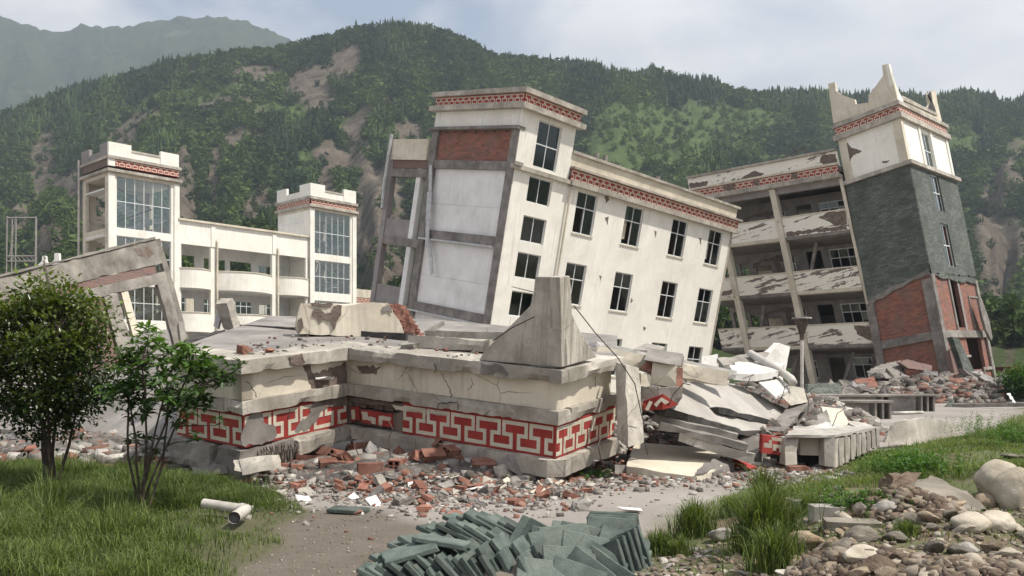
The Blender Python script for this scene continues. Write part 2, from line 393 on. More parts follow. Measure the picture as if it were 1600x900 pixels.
# ================================================================ LAND
def sdf_poly(poly, X, Y):
    """signed distance, positive inside (numpy)"""
    d = np.full(X.shape, 1e9); ins = np.zeros(X.shape, bool); n = len(poly)
    for i in range(n):
        ax, ay = poly[i]; bx, by = poly[(i+1) % n]
        ex, ey = bx-ax, by-ay; t = np.clip(((X-ax)*ex+(Y-ay)*ey)/(ex*ex+ey*ey+1e-12), 0, 1)
        d = np.minimum(d, np.hypot(X-ax-t*ex, Y-ay-t*ey))
        c = ((ay > Y) != (by > Y)) & (X < (bx-ax)*(Y-ay)/(by-ay+1e-12)+ax); ins ^= c
    return np.where(ins, d, -d)
BANK = [(.75, 4), (1.0, 6.7), (1.25, 8.2), (2.1, 10.1), (3.5, 11.8), (4.9, 13.4), (7.3, 17.5), (10.7, 20.6), (15.5, 27), (26, 44), (60, 60), (60, -5), (.75, -5)]
LAWN = [(-1.9, 6.0), (-2.2, 7.0), (-2.05, 7.9), (-2.45, 8.9), (-2.3, 9.8), (-3.0, 11.2), (-3.9, 12.1), (-5.6, 13.4), (-9, 14.4), (-40, 16), (-40, -5), (-1.6, -5)]
DIRT = [(-2.2, 3), (-2.9, 7.5), (-2.4, 10), (-1.55, 9.9), (-.6, 8.7), (1.4, 7.6), (1.6, 3)]
def sstep(a, b, x): t = np.clip((x-a)/(b-a), 0, 1); return t*t*(3-2*t)
def vnoise(X, Y, s, seed=0):
    """cheap smooth value noise, vectorised"""
    x = X*s+seed*17.3; y = Y*s-seed*9.1; xi = np.floor(x); yi = np.floor(y); fx = x-xi; fy = y-yi
    fx = fx*fx*(3-2*fx); fy = fy*fy*(3-2*fy)
    def h(a, b): q = np.sin(a*127.1+b*311.7+seed*5.7)*43758.5453; return q-np.floor(q)
    return (h(xi,yi)*(1-fx)*(1-fy)+h(xi+1,yi)*fx*(1-fy)+h(xi,yi+1)*(1-fx)*fy+h(xi+1,yi+1)*fx*fy)*2-1
def vfbm(X, Y, s, seed=0, o=4):
    v = 0; a = .5
    for i in range(o): v = v+a*vnoise(X, Y, s, seed+i); a *= .5; s *= 2.03
    return v
def ground_h(X, Y):
    X = np.asarray(X, float); Y = np.asarray(Y, float)
    near = sstep(60, 40, Y)*sstep(-60, -40, X)*sstep(60, 40, X)
    b = sdf_poly(BANK, X, Y); l = sdf_poly(LAWN, X, Y)
    h = .30*sstep(-.1, 2.2, b)+sstep(0, 1.2, b)*.16*vfbm(X, Y, .9, 3)+.26*np.exp(-((X-6.3)**2+(Y-10.4)**2)/3.0)+.2*np.exp(-((X-3.4)**2+(Y-7.9)**2)/.5)
    h = h+.09*sstep(-.1, .8, l)+sstep(0, 1, l)*.04*vfbm(X, Y, 1.2, 5)
    return (h+.012*vfbm(X, Y, 2.5, 8, 3))*near
_gx = np.arange(-16, 34.01, .125); _gy = np.arange(2, 60.01, .125); _GX, _GY = np.meshgrid(_gx, _gy)
_HG = ground_h(_GX, _GY).tolist(); _LG = sdf_poly(LAWN, _GX, _GY).tolist(); _BG = sdf_poly(BANK, _GX, _GY).tolist()
def lut(T, x, y, out=0.0):
    u = (x+16)*8; v = (y-2)*8; i, j = int(u), int(v)
    if u < 0 or v < 0 or i >= 399 or j >= 463: return out
    u -= i; v -= j; a, b_ = T[j], T[j+1]
    return (a[i]*(1-u)+a[i+1]*u)*(1-v)+(b_[i]*(1-u)+b_[i+1]*u)*v
def hgt(x, y): return lut(_HG, x, y)
def G(px, py, lift=0.0):
    r = ray(px, py); lo = 3.0
    d = lo; prev = d
    while d < 90:
        p = CAM+r*d
        if p.z <= hgt(p.x, p.y): break
        prev = d; d += .1+.006*d
    for _ in range(14):
        m = (prev+d)/2; p = CAM+r*m
        if p.z <= hgt(p.x, p.y): d = m
        else: prev = m
    p = CAM+r*d; p.z += lift; return p
def axis(fine0, fine1, step, lo, hi, g=1.25):
    a = list(np.arange(fine0, fine1+1e-6, step)); s = step; x = a[-1]
    while x < hi: s *= g; x += s; a.append(x)
    s = step; x = a[0]; pre = []
    while x > lo: s *= g; x -= s; pre.append(x)
    return np.array(pre[::-1]+a)
xs = axis(-10, 16, .11, -3200, 3200); ys = axis(4, 26, .11, -300, 3200)
X, Y = np.meshgrid(xs, ys); Z = ground_h(X, Y)
nx, ny = len(xs), len(ys); idx = np.arange(nx*ny).reshape(ny, nx)
F4 = np.stack([idx[:-1,:-1], idx[:-1,1:], idx[1:,1:], idx[1:,:-1]], -1).reshape(-1, 4)
wob = .25*vfbm(X, Y, 1.3, 21)
att = dict(lawn=sstep(-.08, .12, sdf_poly(LAWN, X, Y)+wob*.6), bank=sstep(-.3, .4, sdf_poly(BANK, X, Y)+wob*1.6),
           dirt=sstep(-.3, .25, sdf_poly(DIRT, X, Y)+wob*.8), far=sstep(75, 95, Y+abs(X)*.3))
gm, t, b = nodes('ground_surface'); co = coords(t)
A = lambda n: N(t, 'ShaderNodeAttribute', attribute_name=n).outputs['Fac']
c = mixc(t, ramp(t, noise_n(t, co, .35, 8, .6), [(.35, 0.0), (.65, 1.0)]), (.22,.195,.172), (.315,.28,.252))
c = mixc(t, ramp(t, noise_n(t, co, 5, 8, .75), [(.52, 0.0), (.7, .55)]), c, (.18,.16,.14))
c = mixc(t, ramp(t, noise_n(t, co, 30, 3, .7), [(.56, 0.0), (.68, .45)]), c, (.38,.35,.315))
d_ = mixc(t, noise_n(t, co, 2.2, 7, .7), (.075,.060,.045), (.165,.138,.108))
d_ = mixc(t, ramp(t, noise_n(t, co, 45, 3, .7), [(.58, 0.0), (.7, .4)]), d_, (.33,.30,.26))
c = mixc(t, A('dirt'), c, d_)
s_ = mixc(t, noise_n(t, co, 1.7, 7, .7), (.085,.055,.034), (.17,.125,.085))
g_ = mixc(t, noise_n(t, co, 6, 5), (.05,.07,.02), (.12,.14,.05))
s_ = mixc(t, ramp(t, noise_n(t, co, .9, 6, .6), [(.42, 0.0), (.56, .9)]), s_, g_)
c = mixc(t, A('bank'), c, s_)
c = mixc(t, A('lawn'), c, mixc(t, noise_n(t, co, 3, 6), (.05,.055,.022), (.11,.10,.05)))
c = mixc(t, A('far'), c, (.05,.065,.035))
t.links.new(c, b.inputs['Base Color']); b.inputs['Roughness'].default_value = .95
bump(t, b, noise_n(t, co, 14, 8, .7), .6, .03)
gr = mesh_np('ground', np.c_[X.ravel(), Y.ravel(), Z.ravel()], F4, gm, smooth=True, attrs={k: v.ravel() for k, v in att.items()}); tag(gr, kind='structure')

# ---- hills. ridge profiles as (azimuth by picture column, elevation by picture row)
def interp(pts, x): return np.interp(x, [p[0] for p in pts], [p[1] for p in pts])
RIDGE = [(-500,230),(-200,215),(0,196),(60,172),(100,158),(200,132),(260,112),(320,104),(370,96),(430,92),(470,82),(510,72),(545,60),(590,54),(640,54),(680,60),(712,70),(742,86),(775,104),(820,106),(870,110),(950,118),(1020,124),(1060,134),(1110,140),(1150,156),(1200,160),(1280,158),(1330,166),(1400,162),(1470,168),(1510,158),(1545,166),(1600,164),(1800,150),(2200,190)]
def ridge_tan(px): return (HY-interp(RIDGE, px))/FP
def hill_z(px, tt):
    """height as a function of column azimuth and 0..1 run up the slope"""
    r = 115+tt*520
    spur = vfbm(px/90.0, tt*2.2, 1.0, 31, 4)
    f = np.clip(tt, 0, 1)**1.12
    e = ridge_tan(px)*(.05+.95*f)*1.0
    z = e*r + spur*52*np.sin(np.clip(tt, 0, 1)*math.pi)*.8 + vfbm(px/30.0, tt*8, 1.0, 37, 3)*5*np.sin(np.clip(tt,0,1)*math.pi)
    z = (z+2.6)*sstep(-.05, .03, tt)-4*(1-sstep(-.05,.03,tt))
    return z, r
def hill_pt(px, tt):
    z, r = hill_z(px, tt); k = (px-CX)/FP
    back = np.maximum(tt-1, 0)
    z = z-back*190
    return k*r, r*np.ones_like(k), z+CH
pxs = np.linspace(-500, 2200, 420); tts = np.concatenate([np.linspace(-.05, 1, 120), [1.04, 1.1, 1.2]])
PX, TT = np.meshgrid(pxs, tts); hx, hy, hz = hill_pt(PX, TT)
# scars: (px, py, rx, ry)   terraces likewise; rows turned into run up the slope
def t_of(px, py): return np.clip(((HY-py)/FP/ridge_tan(px)-.05)/.95, 0, 1.2)**(1/1.12)
SCARS = [(210,205,45,34),(70,270,26,70),(110,300,26,40),(400,124,42,16),(480,130,40,26),(545,95,34,26),(505,150,26,14),(590,290,40,70),(560,175,26,18),(375,222,34,12),(540,215,44,22),(350,175,40,10),(640,190,25,14),(285,300,25,60),(1580,165,22,12),(1570,300,36,26),(1560,370,44,60),(1540,430,34,40),(1590,500,26,40),(30,350,22,30),(335,270,14,40),(560,330,24,60),(1450,130,22,8),(300,120,16,8), (620,380,40,60),(510,260,18,30),(60,420,60,40),(300,380,60,50),(420,330,50,40),(570,420,30,60),(150,360,40,60),(620,300,24,60),(1560,520,50,30),(640,440,40,50)]
GREENS = [(260,160,70,14),(430,175,70,12),(350,160,60,10),(1060,210,120,46),(1000,250,90,24),(1150,195,90,24),(960,235,60,20),(1130,240,80,24),(545,168,40,10),(480,235,20,20),(300,180,30,14),(980,120,40,8),(1480,230,60,24),(1590,250,30,20)]
def blobs(L, px, tt):
    m = np.zeros_like(px)
    ns = vfbm(px/26.0, tt*24, 1, 51, 4)*.9
    for (cx, cy, rx, ry) in L:
        tc = t_of(np.array([float(cx)]), cy)[0]; t0 = t_of(np.array([float(cx)]), cy-ry)[0]
        rt = max(abs(t0-tc), .02); q = ((px-cx)/rx)**2+((tt-tc)/rt)**2
        m = np.maximum(m, sstep(1.25, .75, q+ns))
    return m
sc_m = blobs(SCARS, PX, TT); gr_m = blobs(GREENS, PX, TT)*(1-sc_m)
sc_m = np.maximum(sc_m, sstep(.28, .42, vfbm(PX/38.0, TT*11, 1, 61, 4))*.8*sstep(950, 600, abs(PX-1100)*-1+1100)*sstep(1.0,.86,TT))
ii = np.arange(PX.size).reshape(PX.shape)
HF = np.stack([ii[:-1,:-1], ii[:-1,1:], ii[1:,1:], ii[1:,:-1]], -1).reshape(-1, 4)
hm, t, b = nodes('hillside_soil_and_scrub'); co = coords(t)
gcol = mixc(t, noise_n(t, co, .06, 6, .7), (.035,.055,.022), (.075,.10,.035))
tcol = mixc(t, ramp(t, noise_n(t, co, .12, 6, .7), [(.35,0.0),(.65,1.0)]), (.045,.07,.022), (.09,.125,.04))
scol = mixc(t, ramp(t, noise_n(t, co, .10, 9, .75), [(.38,0.0),(.66,1.0)]), (.065,.052,.038), (.175,.145,.115))
scol = mixc(t, ramp(t, noise_n(t, co, .5, 4, .7), [(.62,0.0),(.70,.7)]), scol, (.30,.265,.225))
c = mixc(t, N(t, 'ShaderNodeAttribute', attribute_name='terrace').outputs['Fac'], gcol, tcol)
c = mixc(t, N(t, 'ShaderNodeAttribute', attribute_name='scar').outputs['Fac'], c, scol)
t.links.new(c, b.inputs['Base Color']); b.inputs['Roughness'].default_value = 1; b.inputs['Specular IOR Level'].default_value = .1
bump(t, b, noise_n(t, co, .35, 8, .7), .9, 2.0)
hl = mesh_np('near_hillside', np.c_[hx.ravel(), hy.ravel(), hz.ravel()], HF, hm, smooth=True, attrs=dict(scar=sc_m.ravel(), terrace=gr_m.ravel())); tag(hl, kind='structure')

# far mountain
FAR = [(-600,60),(-300,40),(-60,20),(0,24),(20,33),(45,36),(62,46),(85,49),(105,47),(125,40),(150,42),(195,41),(225,35),(262,26),(300,27),(340,25),(370,29),(405,42),(440,55),(475,68),(520,92),(600,150),(700,200),(1000,230),(1600,240),(2300,260)]
fx = np.linspace(-600, 2300, 500); ft = np.linspace(-.1, 1.15, 110); FX, FT = np.meshgrid(fx, ft)
e = (HY-interp(FAR, FX))/FP; rr = 1000+FT*900
z = e*(.3+.7*np.clip(FT,0,1)**1.1)*rr + vfbm(FX/60.0, FT*3, 1, 71, 5)*90*np.sin(np.clip(FT,0,1)*math.pi)+vfbm(FX/9.0, FT*30, 1, 77, 3)*11 - np.maximum(FT-1,0)*900
fm, t, b = nodes('far_forest'); co = coords(t)
c = mixc(t, ramp(t, noise_n(t, co, .03, 8, .75), [(.35,0.0),(.65,1.0)]), (.018,.03,.015), (.062,.085,.038))
c = mixc(t, ramp(t, noise_n(t, co, .006, 5, .7), [(.62,0.0),(.70,.5)]), c, (.17,.15,.12))
t.links.new(c, b.inputs['Base Color']); b.inputs['Roughness'].default_value = 1; b.inputs['Specular IOR Level'].default_value = .1
bump(t, b, noise_n(t, co, .09, 8, .75), 1.0, 9.0)
ii = np.arange(FX.size).reshape(FX.shape); FF = np.stack([ii[:-1,:-1], ii[:-1,1:], ii[1:,1:], ii[1:,:-1]], -1).reshape(-1, 4)
tag(mesh_np('far_mountain', np.c_[((FX-CX)/FP*rr).ravel(), rr.ravel(), z.ravel()+CH], FF, fm, smooth=True), kind='structure')

# ---- forest on the near hillside, one mass of small trees
def proto_conifer():
    v = []; f = []
    for k in range(5):
        z0 = .12+.17*k; z1 = z0+.30; r = .34*(1-k*.17); n = 7; b0 = len(v)
        for j in range(n):
            a = 2*math.pi*j/n+k; rr_ = r*random.uniform(.65, 1.2); v.append((rr_*math.cos(a), rr_*math.sin(a), z0-random.uniform(0, .05)))
        v.append((0, 0, z1))
        for j in range(n): f.append((b0+j, b0+(j+1) % n, b0+n))
    return np.array(v), np.array(f)
def proto_broad(nc=26, ks=1.0):
    v = []; f = []
    for k in range(nc):
        a = random.uniform(0, 6.3); h = random.uniform(.2, .95); r = .36*math.sqrt(max(.05, 1-((h-.55)/.5)**2))*random.uniform(.5, 1.05)
        c = np.array([r*math.cos(a), r*math.sin(a), h])
        for q in range(3):
            b0 = len(v); s = random.uniform(.10, .2)*ks
            for _ in range(3): v.append(c+np.random.randn(3)*s*.75)
            f.append((b0, b0+1, b0+2))
    return np.array(v), np.array(f)
protos = [proto_conifer() for _ in range(4)]+[proto_broad() for _ in range(6)]+[proto_broad(110, .45) for _ in range(4)]
def scatter(n, rule):
    px = np.random.uniform(-420, 2020, n); r = np.sqrt(np.random.uniform(122**2, 645**2, n)); tt = (r-115)/520
    s_ = blobs(SCARS, px, tt); g_ = blobs(GREENS, px, tt)
    s_ = np.maximum(s_, sstep(.28, .42, vfbm(px/38.0, tt*11, 1, 61, 4))*.8*sstep(1.0,.86,tt))
    dens = .55+.9*vfbm(px/60.0, tt*7, 1, 81, 3)
    keep = np.random.rand(n) < np.clip((1-s_*.93)*(1-g_*.74)*(.5+dens), 0.0, 1)
    return px[keep], tt[keep]
PXa, TTa = scatter(58000, 0)
pr = np.random.uniform(-420, 2020, 2100); PXa = np.r_[PXa, pr]; TTa = np.r_[TTa, np.random.uniform(.97, 1.01, 2100)]
tx, ty, tz = hill_pt(PXa, TTa)
kind = vfbm(PXa/70.0, TTa*6, 1, 91, 3)+np.random.uniform(-.35, .35, len(PXa))+.35*sstep(.85, 1, TTa)
blob_g = blobs(GREENS, PXa, TTa); blob_s = blobs(SCARS, PXa, TTa)
VV = []; FFs = []; CC = []; base = 0
tone = vfbm(PXa/40.0, TTa*9, 1, 95, 3)
for i in range(len(PXa)):
    con = kind[i] > .42
    v, f = protos[random.randrange(4)] if con else protos[4+random.randrange(6)]
    if TTa[i] < .30: con = False; v, f = protos[10+random.randrange(4)]
    hh = random.uniform(5.5, 11.5)*(1 if con else .72); wd = hh*random.uniform(.5, .8) if con else hh*random.uniform(.85, 1.4)
    a = random.uniform(0, 6.28); ca, sa = math.cos(a), math.sin(a)
    small = .62 if blob_g[i] > .4 or blob_s[i] > .4 else 1
    q = v*np.array([wd, wd, hh])*small; x_ = q[:,0]*ca-q[:,1]*sa; y_ = q[:,0]*sa+q[:,1]*ca
    VV.append(np.c_[x_+tx[i], y_+ty[i], q[:,2]+tz[i]-.8]); FFs.append(f+base); base += len(v)
    if not con: hh_ = 1
    tn = (.10 if con else .48)+tone[i]*.75+.45*blob_g[i]+random.uniform(-.2, .28); CC.append(np.full(len(v), min(max(tn, 0), 1)))
ftm = mk_leaf('forest_foliage', (.016,.030,.014), (.10,.145,.038), .1, .9, .12)
fo = mesh_np('hillside_forest', np.concatenate(VV), np.concatenate(FFs), ftm, attrs=dict(tint=np.concatenate(CC)))
tag(fo, 'dense mixed wood of conifers and broadleaf trees on the near hillside', 'forest', kind='stuff')
# haze
hb = MB().box(-1750, 1750, -240, 2150, -6.5, 830).build('haze', [], uv=False); tag(hb, 'pale haze over the valley', 'haze', kind='stuff')
hv = bpy.data.materials.new('haze_air'); hv.use_nodes = True; t = hv.node_tree; t.nodes.clear()
pv = N(t, 'ShaderNodeVolumePrincipled', {'Density': .00032, 'Anisotropy': .2}); pv.inputs['Color'].default_value = (.60, .69, .79, 1)
o_ = N(t, 'ShaderNodeOutputMaterial'); t.links.new(pv.outputs[0], o_.inputs['Volume']); hb.data.materials.append(hv)
# ================================================================ BUILDINGS
def frame(rz, ry, rx, t): return Matrix.Translation(t) @ Euler((R(rx), R(ry), R(rz)), 'XYZ').to_matrix().to_4x4()
def on_plane(M, px, py, axis_i, val):
    """picture point unprojected onto the plane local[axis]=val of frame M, local coordinates"""
    Mi = M.inverted(); o = Mi @ CAM; d = (Mi.to_3x3() @ ray(px, py)); k = (val-o[axis_i])/d[axis_i]; return o+d*k
def fret(parent, fr, u0, u1, v0, v1, n, per=None, back=.05, name='fret_band', keep=None, mats=None):
    """red board with the cream key pattern standing 6 mm proud. v0 bottom, v1 top"""
    mb = MB(); mb.panel((u0, u1), (v0, v1), [], fr, n, n+back)
    H = v1-v0; per = per or H*.93; k = max(1, round((u1-u0)/per)); per = (u1-u0)/k; lw = .115*H
    t_, m_, b_ = .86, .50, .13
    path = [(0, b_), (.08*per/per, b_)]
    path = []
    for i in range(k):
        o = i
        path += [(o+.0, b_)] if i == 0 else []
        path += [(o+.36-.0, b_), (o+.36, m_), (o+.09, m_), (o+.09, t_), (o+.91, t_), (o+.91, m_), (o+.64, m_), (o+.64, b_)]
    path += [(k, b_)]
    pts = [Vector((u0+a*per, v0+b*H)) for a, b in path]
    nn = n-.006; mb.mi = 1; hw = lw/2; L_ = []; R_ = []
    for i, p in enumerate(pts):
        d0 = (p-pts[i-1]).normalized() if i else (pts[1]-p).normalized(); d1 = (pts[i+1]-p).normalized() if i < len(pts)-1 else d0
        a = Vector((-d0.y, d0.x)); b2 = Vector((-d1.y, d1.x)); m = (a+b2) if (a-b2).length > 1e-6 else a
        L_.append(p+m*hw); R_.append(p-m*hw)
    for i in range(len(pts)-1):
        c = (pts[i]+pts[i+1])/2
        if keep and not keep(c.x, c.y): continue
        a, b2, c2, d = L_[i], L_[i+1], R_[i+1], R_[i]
        vs = [fr(q.x, q.y, nn) for q in (a, b2, c2, d)]+[fr(q.x, q.y, n+.002) for q in (a, b2, c2, d)]
        mb.add(vs, [(0,1,2,3), (0,4,5,1), (2,6,7,3)])
    return mb.build(name, mats or [redp, fretp], parent)
def window(parent, fr, u0, u1, v0, v1, n=.08, cols=2, rows=(.36,), fw=.05, glass=None, skip=(), name='window', fmat=None, sash=True, th=.05):
    mb = MB(); fb = lambda a, b, c, d: mb.fbox(fr, a, b, c, d, n, n+th)
    fb(u0, u1, v0, v0+fw); fb(u0, u1, v1-fw, v1); fb(u0, u0+fw, v0+fw, v1-fw); fb(u1-fw, u1, v0+fw, v1-fw)
    ys_ = [v0]+[v1-(v1-v0)*r for r in sorted(rows, reverse=True)]+[v1]; xs_ = [u0+(u1-u0)*i/cols for i in range(cols+1)]
    for y in ys_[1:-1]: mb.fbox(fr, u0+fw, u1-fw, y-fw*.5, y+fw*.5, n-.006, n+th+.004)
    for x in xs_[1:-1]: mb.fbox(fr, x-fw*.4, x+fw*.4, v0+fw, v1-fw, n-.003, n+th+.002)
    w_ = mb.build(name, fmat or metal, parent)
    g = MB()
    for i in range(cols):
        for j in range(len(ys_)-1):
            if (i, j) in skip: continue
            a, b2, c, d = xs_[i]+.01, xs_[i+1]-.01, ys_[j]+.01, ys_[j+1]-.01; q = n+th*.5
            g.add([fr(a,c,q), fr(b2,c,q), fr(b2,d,q), fr(a,d,q)], [(0,1,2,3)])
    if g.f: g.build('pane', glass or glassd, w_)
    return w_
def part(name, mat, parent, *boxes, **k):
    mb = MB()
    for b_ in boxes: mb.box(*b_)
    return mb.build(name, mat, parent, **k)
def jag(poly, step=.12, amp=.05, closed=True):
    """2d/3d polygon with a broken outline"""
    out = []; n = len(poly)
    for i in range(n if closed else n-1):
        a = Vector(poly[i]); b_ = Vector(poly[(i+1) % n]); k = max(1, int((b_-a).length/step))
        for j in range(k):
            p = a.lerp(b_, j/k)
            if 0 < j: p = p+Vector([random.uniform(-amp, amp) for _ in range(len(p))])
            out.append(p)
    return out
def patch(parent, M, pxpoly, ax, val, off, mat=None, name='exposed_masonry', amp=.03, step=.1, th=.004, Mtool=None):
    """irregular area of lost plaster: thin rough layer on a wall, outline from the wall plane"""
    pl = [on_plane(M, x, y, ax, val) for x, y in pxpoly]; pl = jag(pl, step, amp)
    for p in pl: p[ax] = val-off
    o = Vector((0,0,0)); o[ax] = th
    return MB().prism(pl, o).build(name, mat or mortar, parent)

# ---------------------------------------------------------------- leaning four storey building
MM = frame(46.16, 2.0, 10.32, (.089, 39.908, 10.826))
mid = empty('tilted_school_building', MM, 'cream four storey building tilted steeply with red fret band and torn open white gable', 'building')
fx_ = lambda u, v, n: Vector((u, n, v))             # front wall: x along, z up, n into the building
fg_ = lambda u, v, n: Vector((n, u, v))             # gable wall: y along, n into the building
ZB = -13.0; XL, XT, DT, DC = 19.85, 3.79, 6.2, 9.5
cols_x = [4.694, 8.76, 13.225, 17.19]; wW, wH = 1.6, 2.1
holes = [(x, x+wW, -3.6*k-wH, -3.6*k) for x in cols_x for k in range(3)]
sm = [(1.09, 2.73, z-1.22, z) for z in (.04, -1.82, -3.56, -5.42, -7.2)]
MB().panel((XT, XL), (ZB, .36), holes, fx_, 0, .24).build('front_wall', cream2, mid)
MB().panel((0, XT), (ZB, 3.1), sm+[(1.17, 2.8, .5, 2.65)], fx_, 0, .24).build('tower_front_wall', cream2, mid)
for i, (a, b_, c_, d_) in enumerate(holes):
    window(mid, fx_, a, b_, c_, d_, .1, 2, (.38,), .055, skip=[(0, 0)] if i % 3 != 1 else [(0, 0)] if i in (4,) else [])
for h in sm: window(mid, fx_, *h, n=.1, cols=2, rows=(), fw=.05)
window(mid, fx_, 1.17, 2.8, .5, 2.65, .1, 2, (.5,), .05)
# window surrounds, slightly proud sills
for (a, b_, c_, d_) in holes[:]: part('window_sill', cream, mid, (a-.05, b_+.05, -.05, .1, c_-.07, c_-.002))
# ledges, band, lip, parapet of the long roof
part('ledge', slabc, mid, (XT+.002, XL+.3, -.32, -.002, .12, .352))
part('ledge', slabc, mid, (-.28, XT, -.2, -.003, .14, .34))
fret(mid, fx_, XT+.003, XL+.22, .355, .91, -.16)
fret(mid, lambda u, v, n: Vector((XL+.24-n, u, v)), -.1, 6.0, .355, .91, .02)
part('cornice', slabc, mid, (XT+.004, XL+.36, -.34, .3, .913, 1.02))
part('cornice', slabc, mid, (XL+.001, XL+.36, .302, 6.3, .913, 1.02))
part('parapet', cream, mid, (XT+.005, XL+.1, .02, .24, 1.022, 1.66), (XL-.12, XL+.1, .242, 6.2, 1.022, 1.66))
part('coping', slabc, mid, (XT+.006, XL+.3, -.1, .34, 1.662, 1.80), (XL-.22, XL+.3, .342, 6.3, 1.662, 1.80))
part('roof', deckc, mid, (.25, XL-.13, .26, 6.2, .40, .62))
for zf in (-3.35, -6.95, -10.6): part('floor_slab', grey, mid, (.5, XL-.02, .25, 6.1, zf-.14, zf))
MB().panel((0.3, XL), (ZB, .40), [], lambda u, v, n: Vector((u, 6.2+n, v)), 0, .2).build('back_wall', cream, mid)
MB().panel((.0, 6.2), (ZB, .37), [], lambda u, v, n: Vector((XL-n, u, v)), .002, .24).build('end_wall', cream, mid)
for xw in (3.6, 7.2, 11.8, 16): part('inner_wall', cream, mid, (xw, xw+.15, .26, 6.1, -12, .39))
for x, y, h in ((6.6, .8, 2.25), (7.3, .8, 2.3), (12.2, .8, 2.15)):
    MB().tube([(x, y, .5), (x, y, h)], .13, 10).build('roof_vent_pipe', lgrey, mid)
# tower top
ft = [(-.0, XT)]
part('ledge', slabc, mid, (-.34, XT+.34, -.34, DT+.2, 2.86, 3.10))
part('upper_storey_wall', cream2, mid, (.0, .22, .25, DT, 2.02, 2.858), (XT-.22, XT-.001, .25, DT, .4, 2.858), (.23, XT-.23, DT-.2, DT, .4, 2.858))
fret(mid, fx_, -.1, XT+.1, 3.102, 3.56, -.12)
fret(mid, lambda u, v, n: Vector((n, DT-u, v)), 0, DT+.05, 3.102, 3.56, -.12)
fret(mid, lambda u, v, n: Vector((XT-n, u, v)), -.05, DT, 3.102, 3.56, -.12)
part('tower_roof', slabc, mid, (-.30, XT+.30, -.30, DT+.2, 3.562, 3.79))
# gable: columns, beams, infill
MB().panel((0, .001), (0, .001), [], fg_, 0, .1)
part('column', grey, mid, (-.05, .35, .001, .5, ZB, 1.93)); part('column', grey, mid, (-.055, .35, 5.75, 6.2, ZB, 1.93))
part('cornice', grey, mid, (-.22, .3, -.03, 6.35, 1.932, 2.08))
part('brick_infill', brickw, mid, (.08, .3, .502, 5.748, .46, 1.93))
for z0, z1 in ((.05, .458), (-3.52, -3.05), (-7.25, -6.75), (-11.0, -10.5)): part('beam', grey, mid, (-.04, .34, .503, 5.747, z0, z1))
for z0, z1 in ((-3.048, .048), (-6.748, -3.522), (-10.498, -7.252), (ZB, -11.002)):
    part('white_panel', white, mid, (.12, .32, .504, 5.746, z0, z1)); part('panel_joint', mauve, mid, (.112, .119, .51, 5.74, (z0+z1)/2-.006-.2, (z0+z1)/2-.2))
for z in (-3.1, -6.8): MB().beam((-.08, .55, z-.45), (-.1, 6.1, z-.43), .07, .09).build('metal_strip', alu, mid)
# small holes under the cornice, their shade put into dark plates
for y in (.9, 1.7, 2.3, 3.0, 3.8, 4.6, 5.2): part('hole_shade_plate', dark, mid, (.072, .079, y, y+.14, 1.82, 1.90))
# corridor bay beyond the gable, open to both sides
part('column', mauve, mid, (-.05, .3, 9.15, 9.5, ZB, 1.5)); part('column', white, mid, (-.02, .3, 6.7, 7.05, ZB, 0.0))
part('column', mauve, mid, (4.3, 4.6, 9.15, 9.5, ZB, 0.0))
for z0, z1 in ((-.45, -.02), (-4.05, -3.62), (-7.6, -7.15), (-11.1, -10.7)):
    part('beam', grey, mid, (-.06, .3, 6.202, 9.148, z0, z1)); part('corridor_slab', grey, mid, (.302, 5.5, 6.3, 9.45, z1-.2, z1-.02))
for z0 in (-3.618, -7.148, -10.698): part('corridor_parapet', mauve, mid, (.02, .18, 7.06, 9.145, z0, z0+.95)); part('balcony_rail_wall', mauve, mid, (.31, 5.5, 9.2, 9.4, z0, z0+.9))
part('brick_infill', brickd, mid, (-.02, .25, 6.21, 9.14, .0, .42))
part('parapet', cream, mid, (-.12, .05, 6.36, 9.3, .43, 1.5))
# torn rain pipe and hanging aluminium strips
MB().tube([on_plane(MM, *q, 0, -.25) for q in ((612,210), (606,250), (600,290), (597,325))], .09, 8).build('downpipe', alu, mid)
for pts in (((673,258),(672,310),(668,372)), ((670,300),(668,340),(667,385)), ((668,370),(673,400),(675,428))):
    pp = [on_plane(MM, *q, 0, -.16-.03*i) for i, q in enumerate(pts)]
    mb = MB()
    for a, b_ in zip(pp, pp[1:]): mb.beam(a, b_, .05, .22, (0, 1, 0))
    mb.build('hanging_metal_strip', alu, mid)
# downpipe on the front with elbow
MB().tube([(3.98, -.05, .08), (3.98, -.2, .0), (3.96, -.14, -.5), (3.96, -.13, -11)], .06, 8).build('downpipe', cream, mid)
part('broken_ledge_end', lgrey, mid, (-.3, .25, -.3, -.205, .28, .44))
for i in (0, 3, 5, 8, 9):
    a, b_, c_, d_ = holes[i]; mb = MB(); n_ = 10
    x0 = a+.1 if i % 2 else a+wW*.55; xs_ = [x0+.6*k/n_ for k in range(n_+1)]; v = []; fs = []
    for k, x in enumerate(xs_): v += [(x, .32+.03*math.sin(k*2.1), c_+.3), (x, .32+.03*math.sin(k*2.1), d_-.02)]
    for k in range(n_): fs.append((2*k, 2*k+2, 2*k+3, 2*k+1))
    mb.add(v, fs); mb.build('curtain', [mauve, cream, lgrey, cream, white][i % 5], mid)
# stains and pitting of the facade
for q in ([(943,300),(950,298),(952,312),(947,318)], [(945,340),(951,338),(949,352)], [(1022,360),(1026,362),(1024,372)], [(1092,372),(1096,372),(1095,384)], [(936,430),(940,432),(938,440)], [(986,465),(989,470),(985,474)], [(1005,510),(1010,512),(1006,518)]):
    patch(mid, MM, q, 1, 0, .003, mortar, 'pitting', .02, .1)

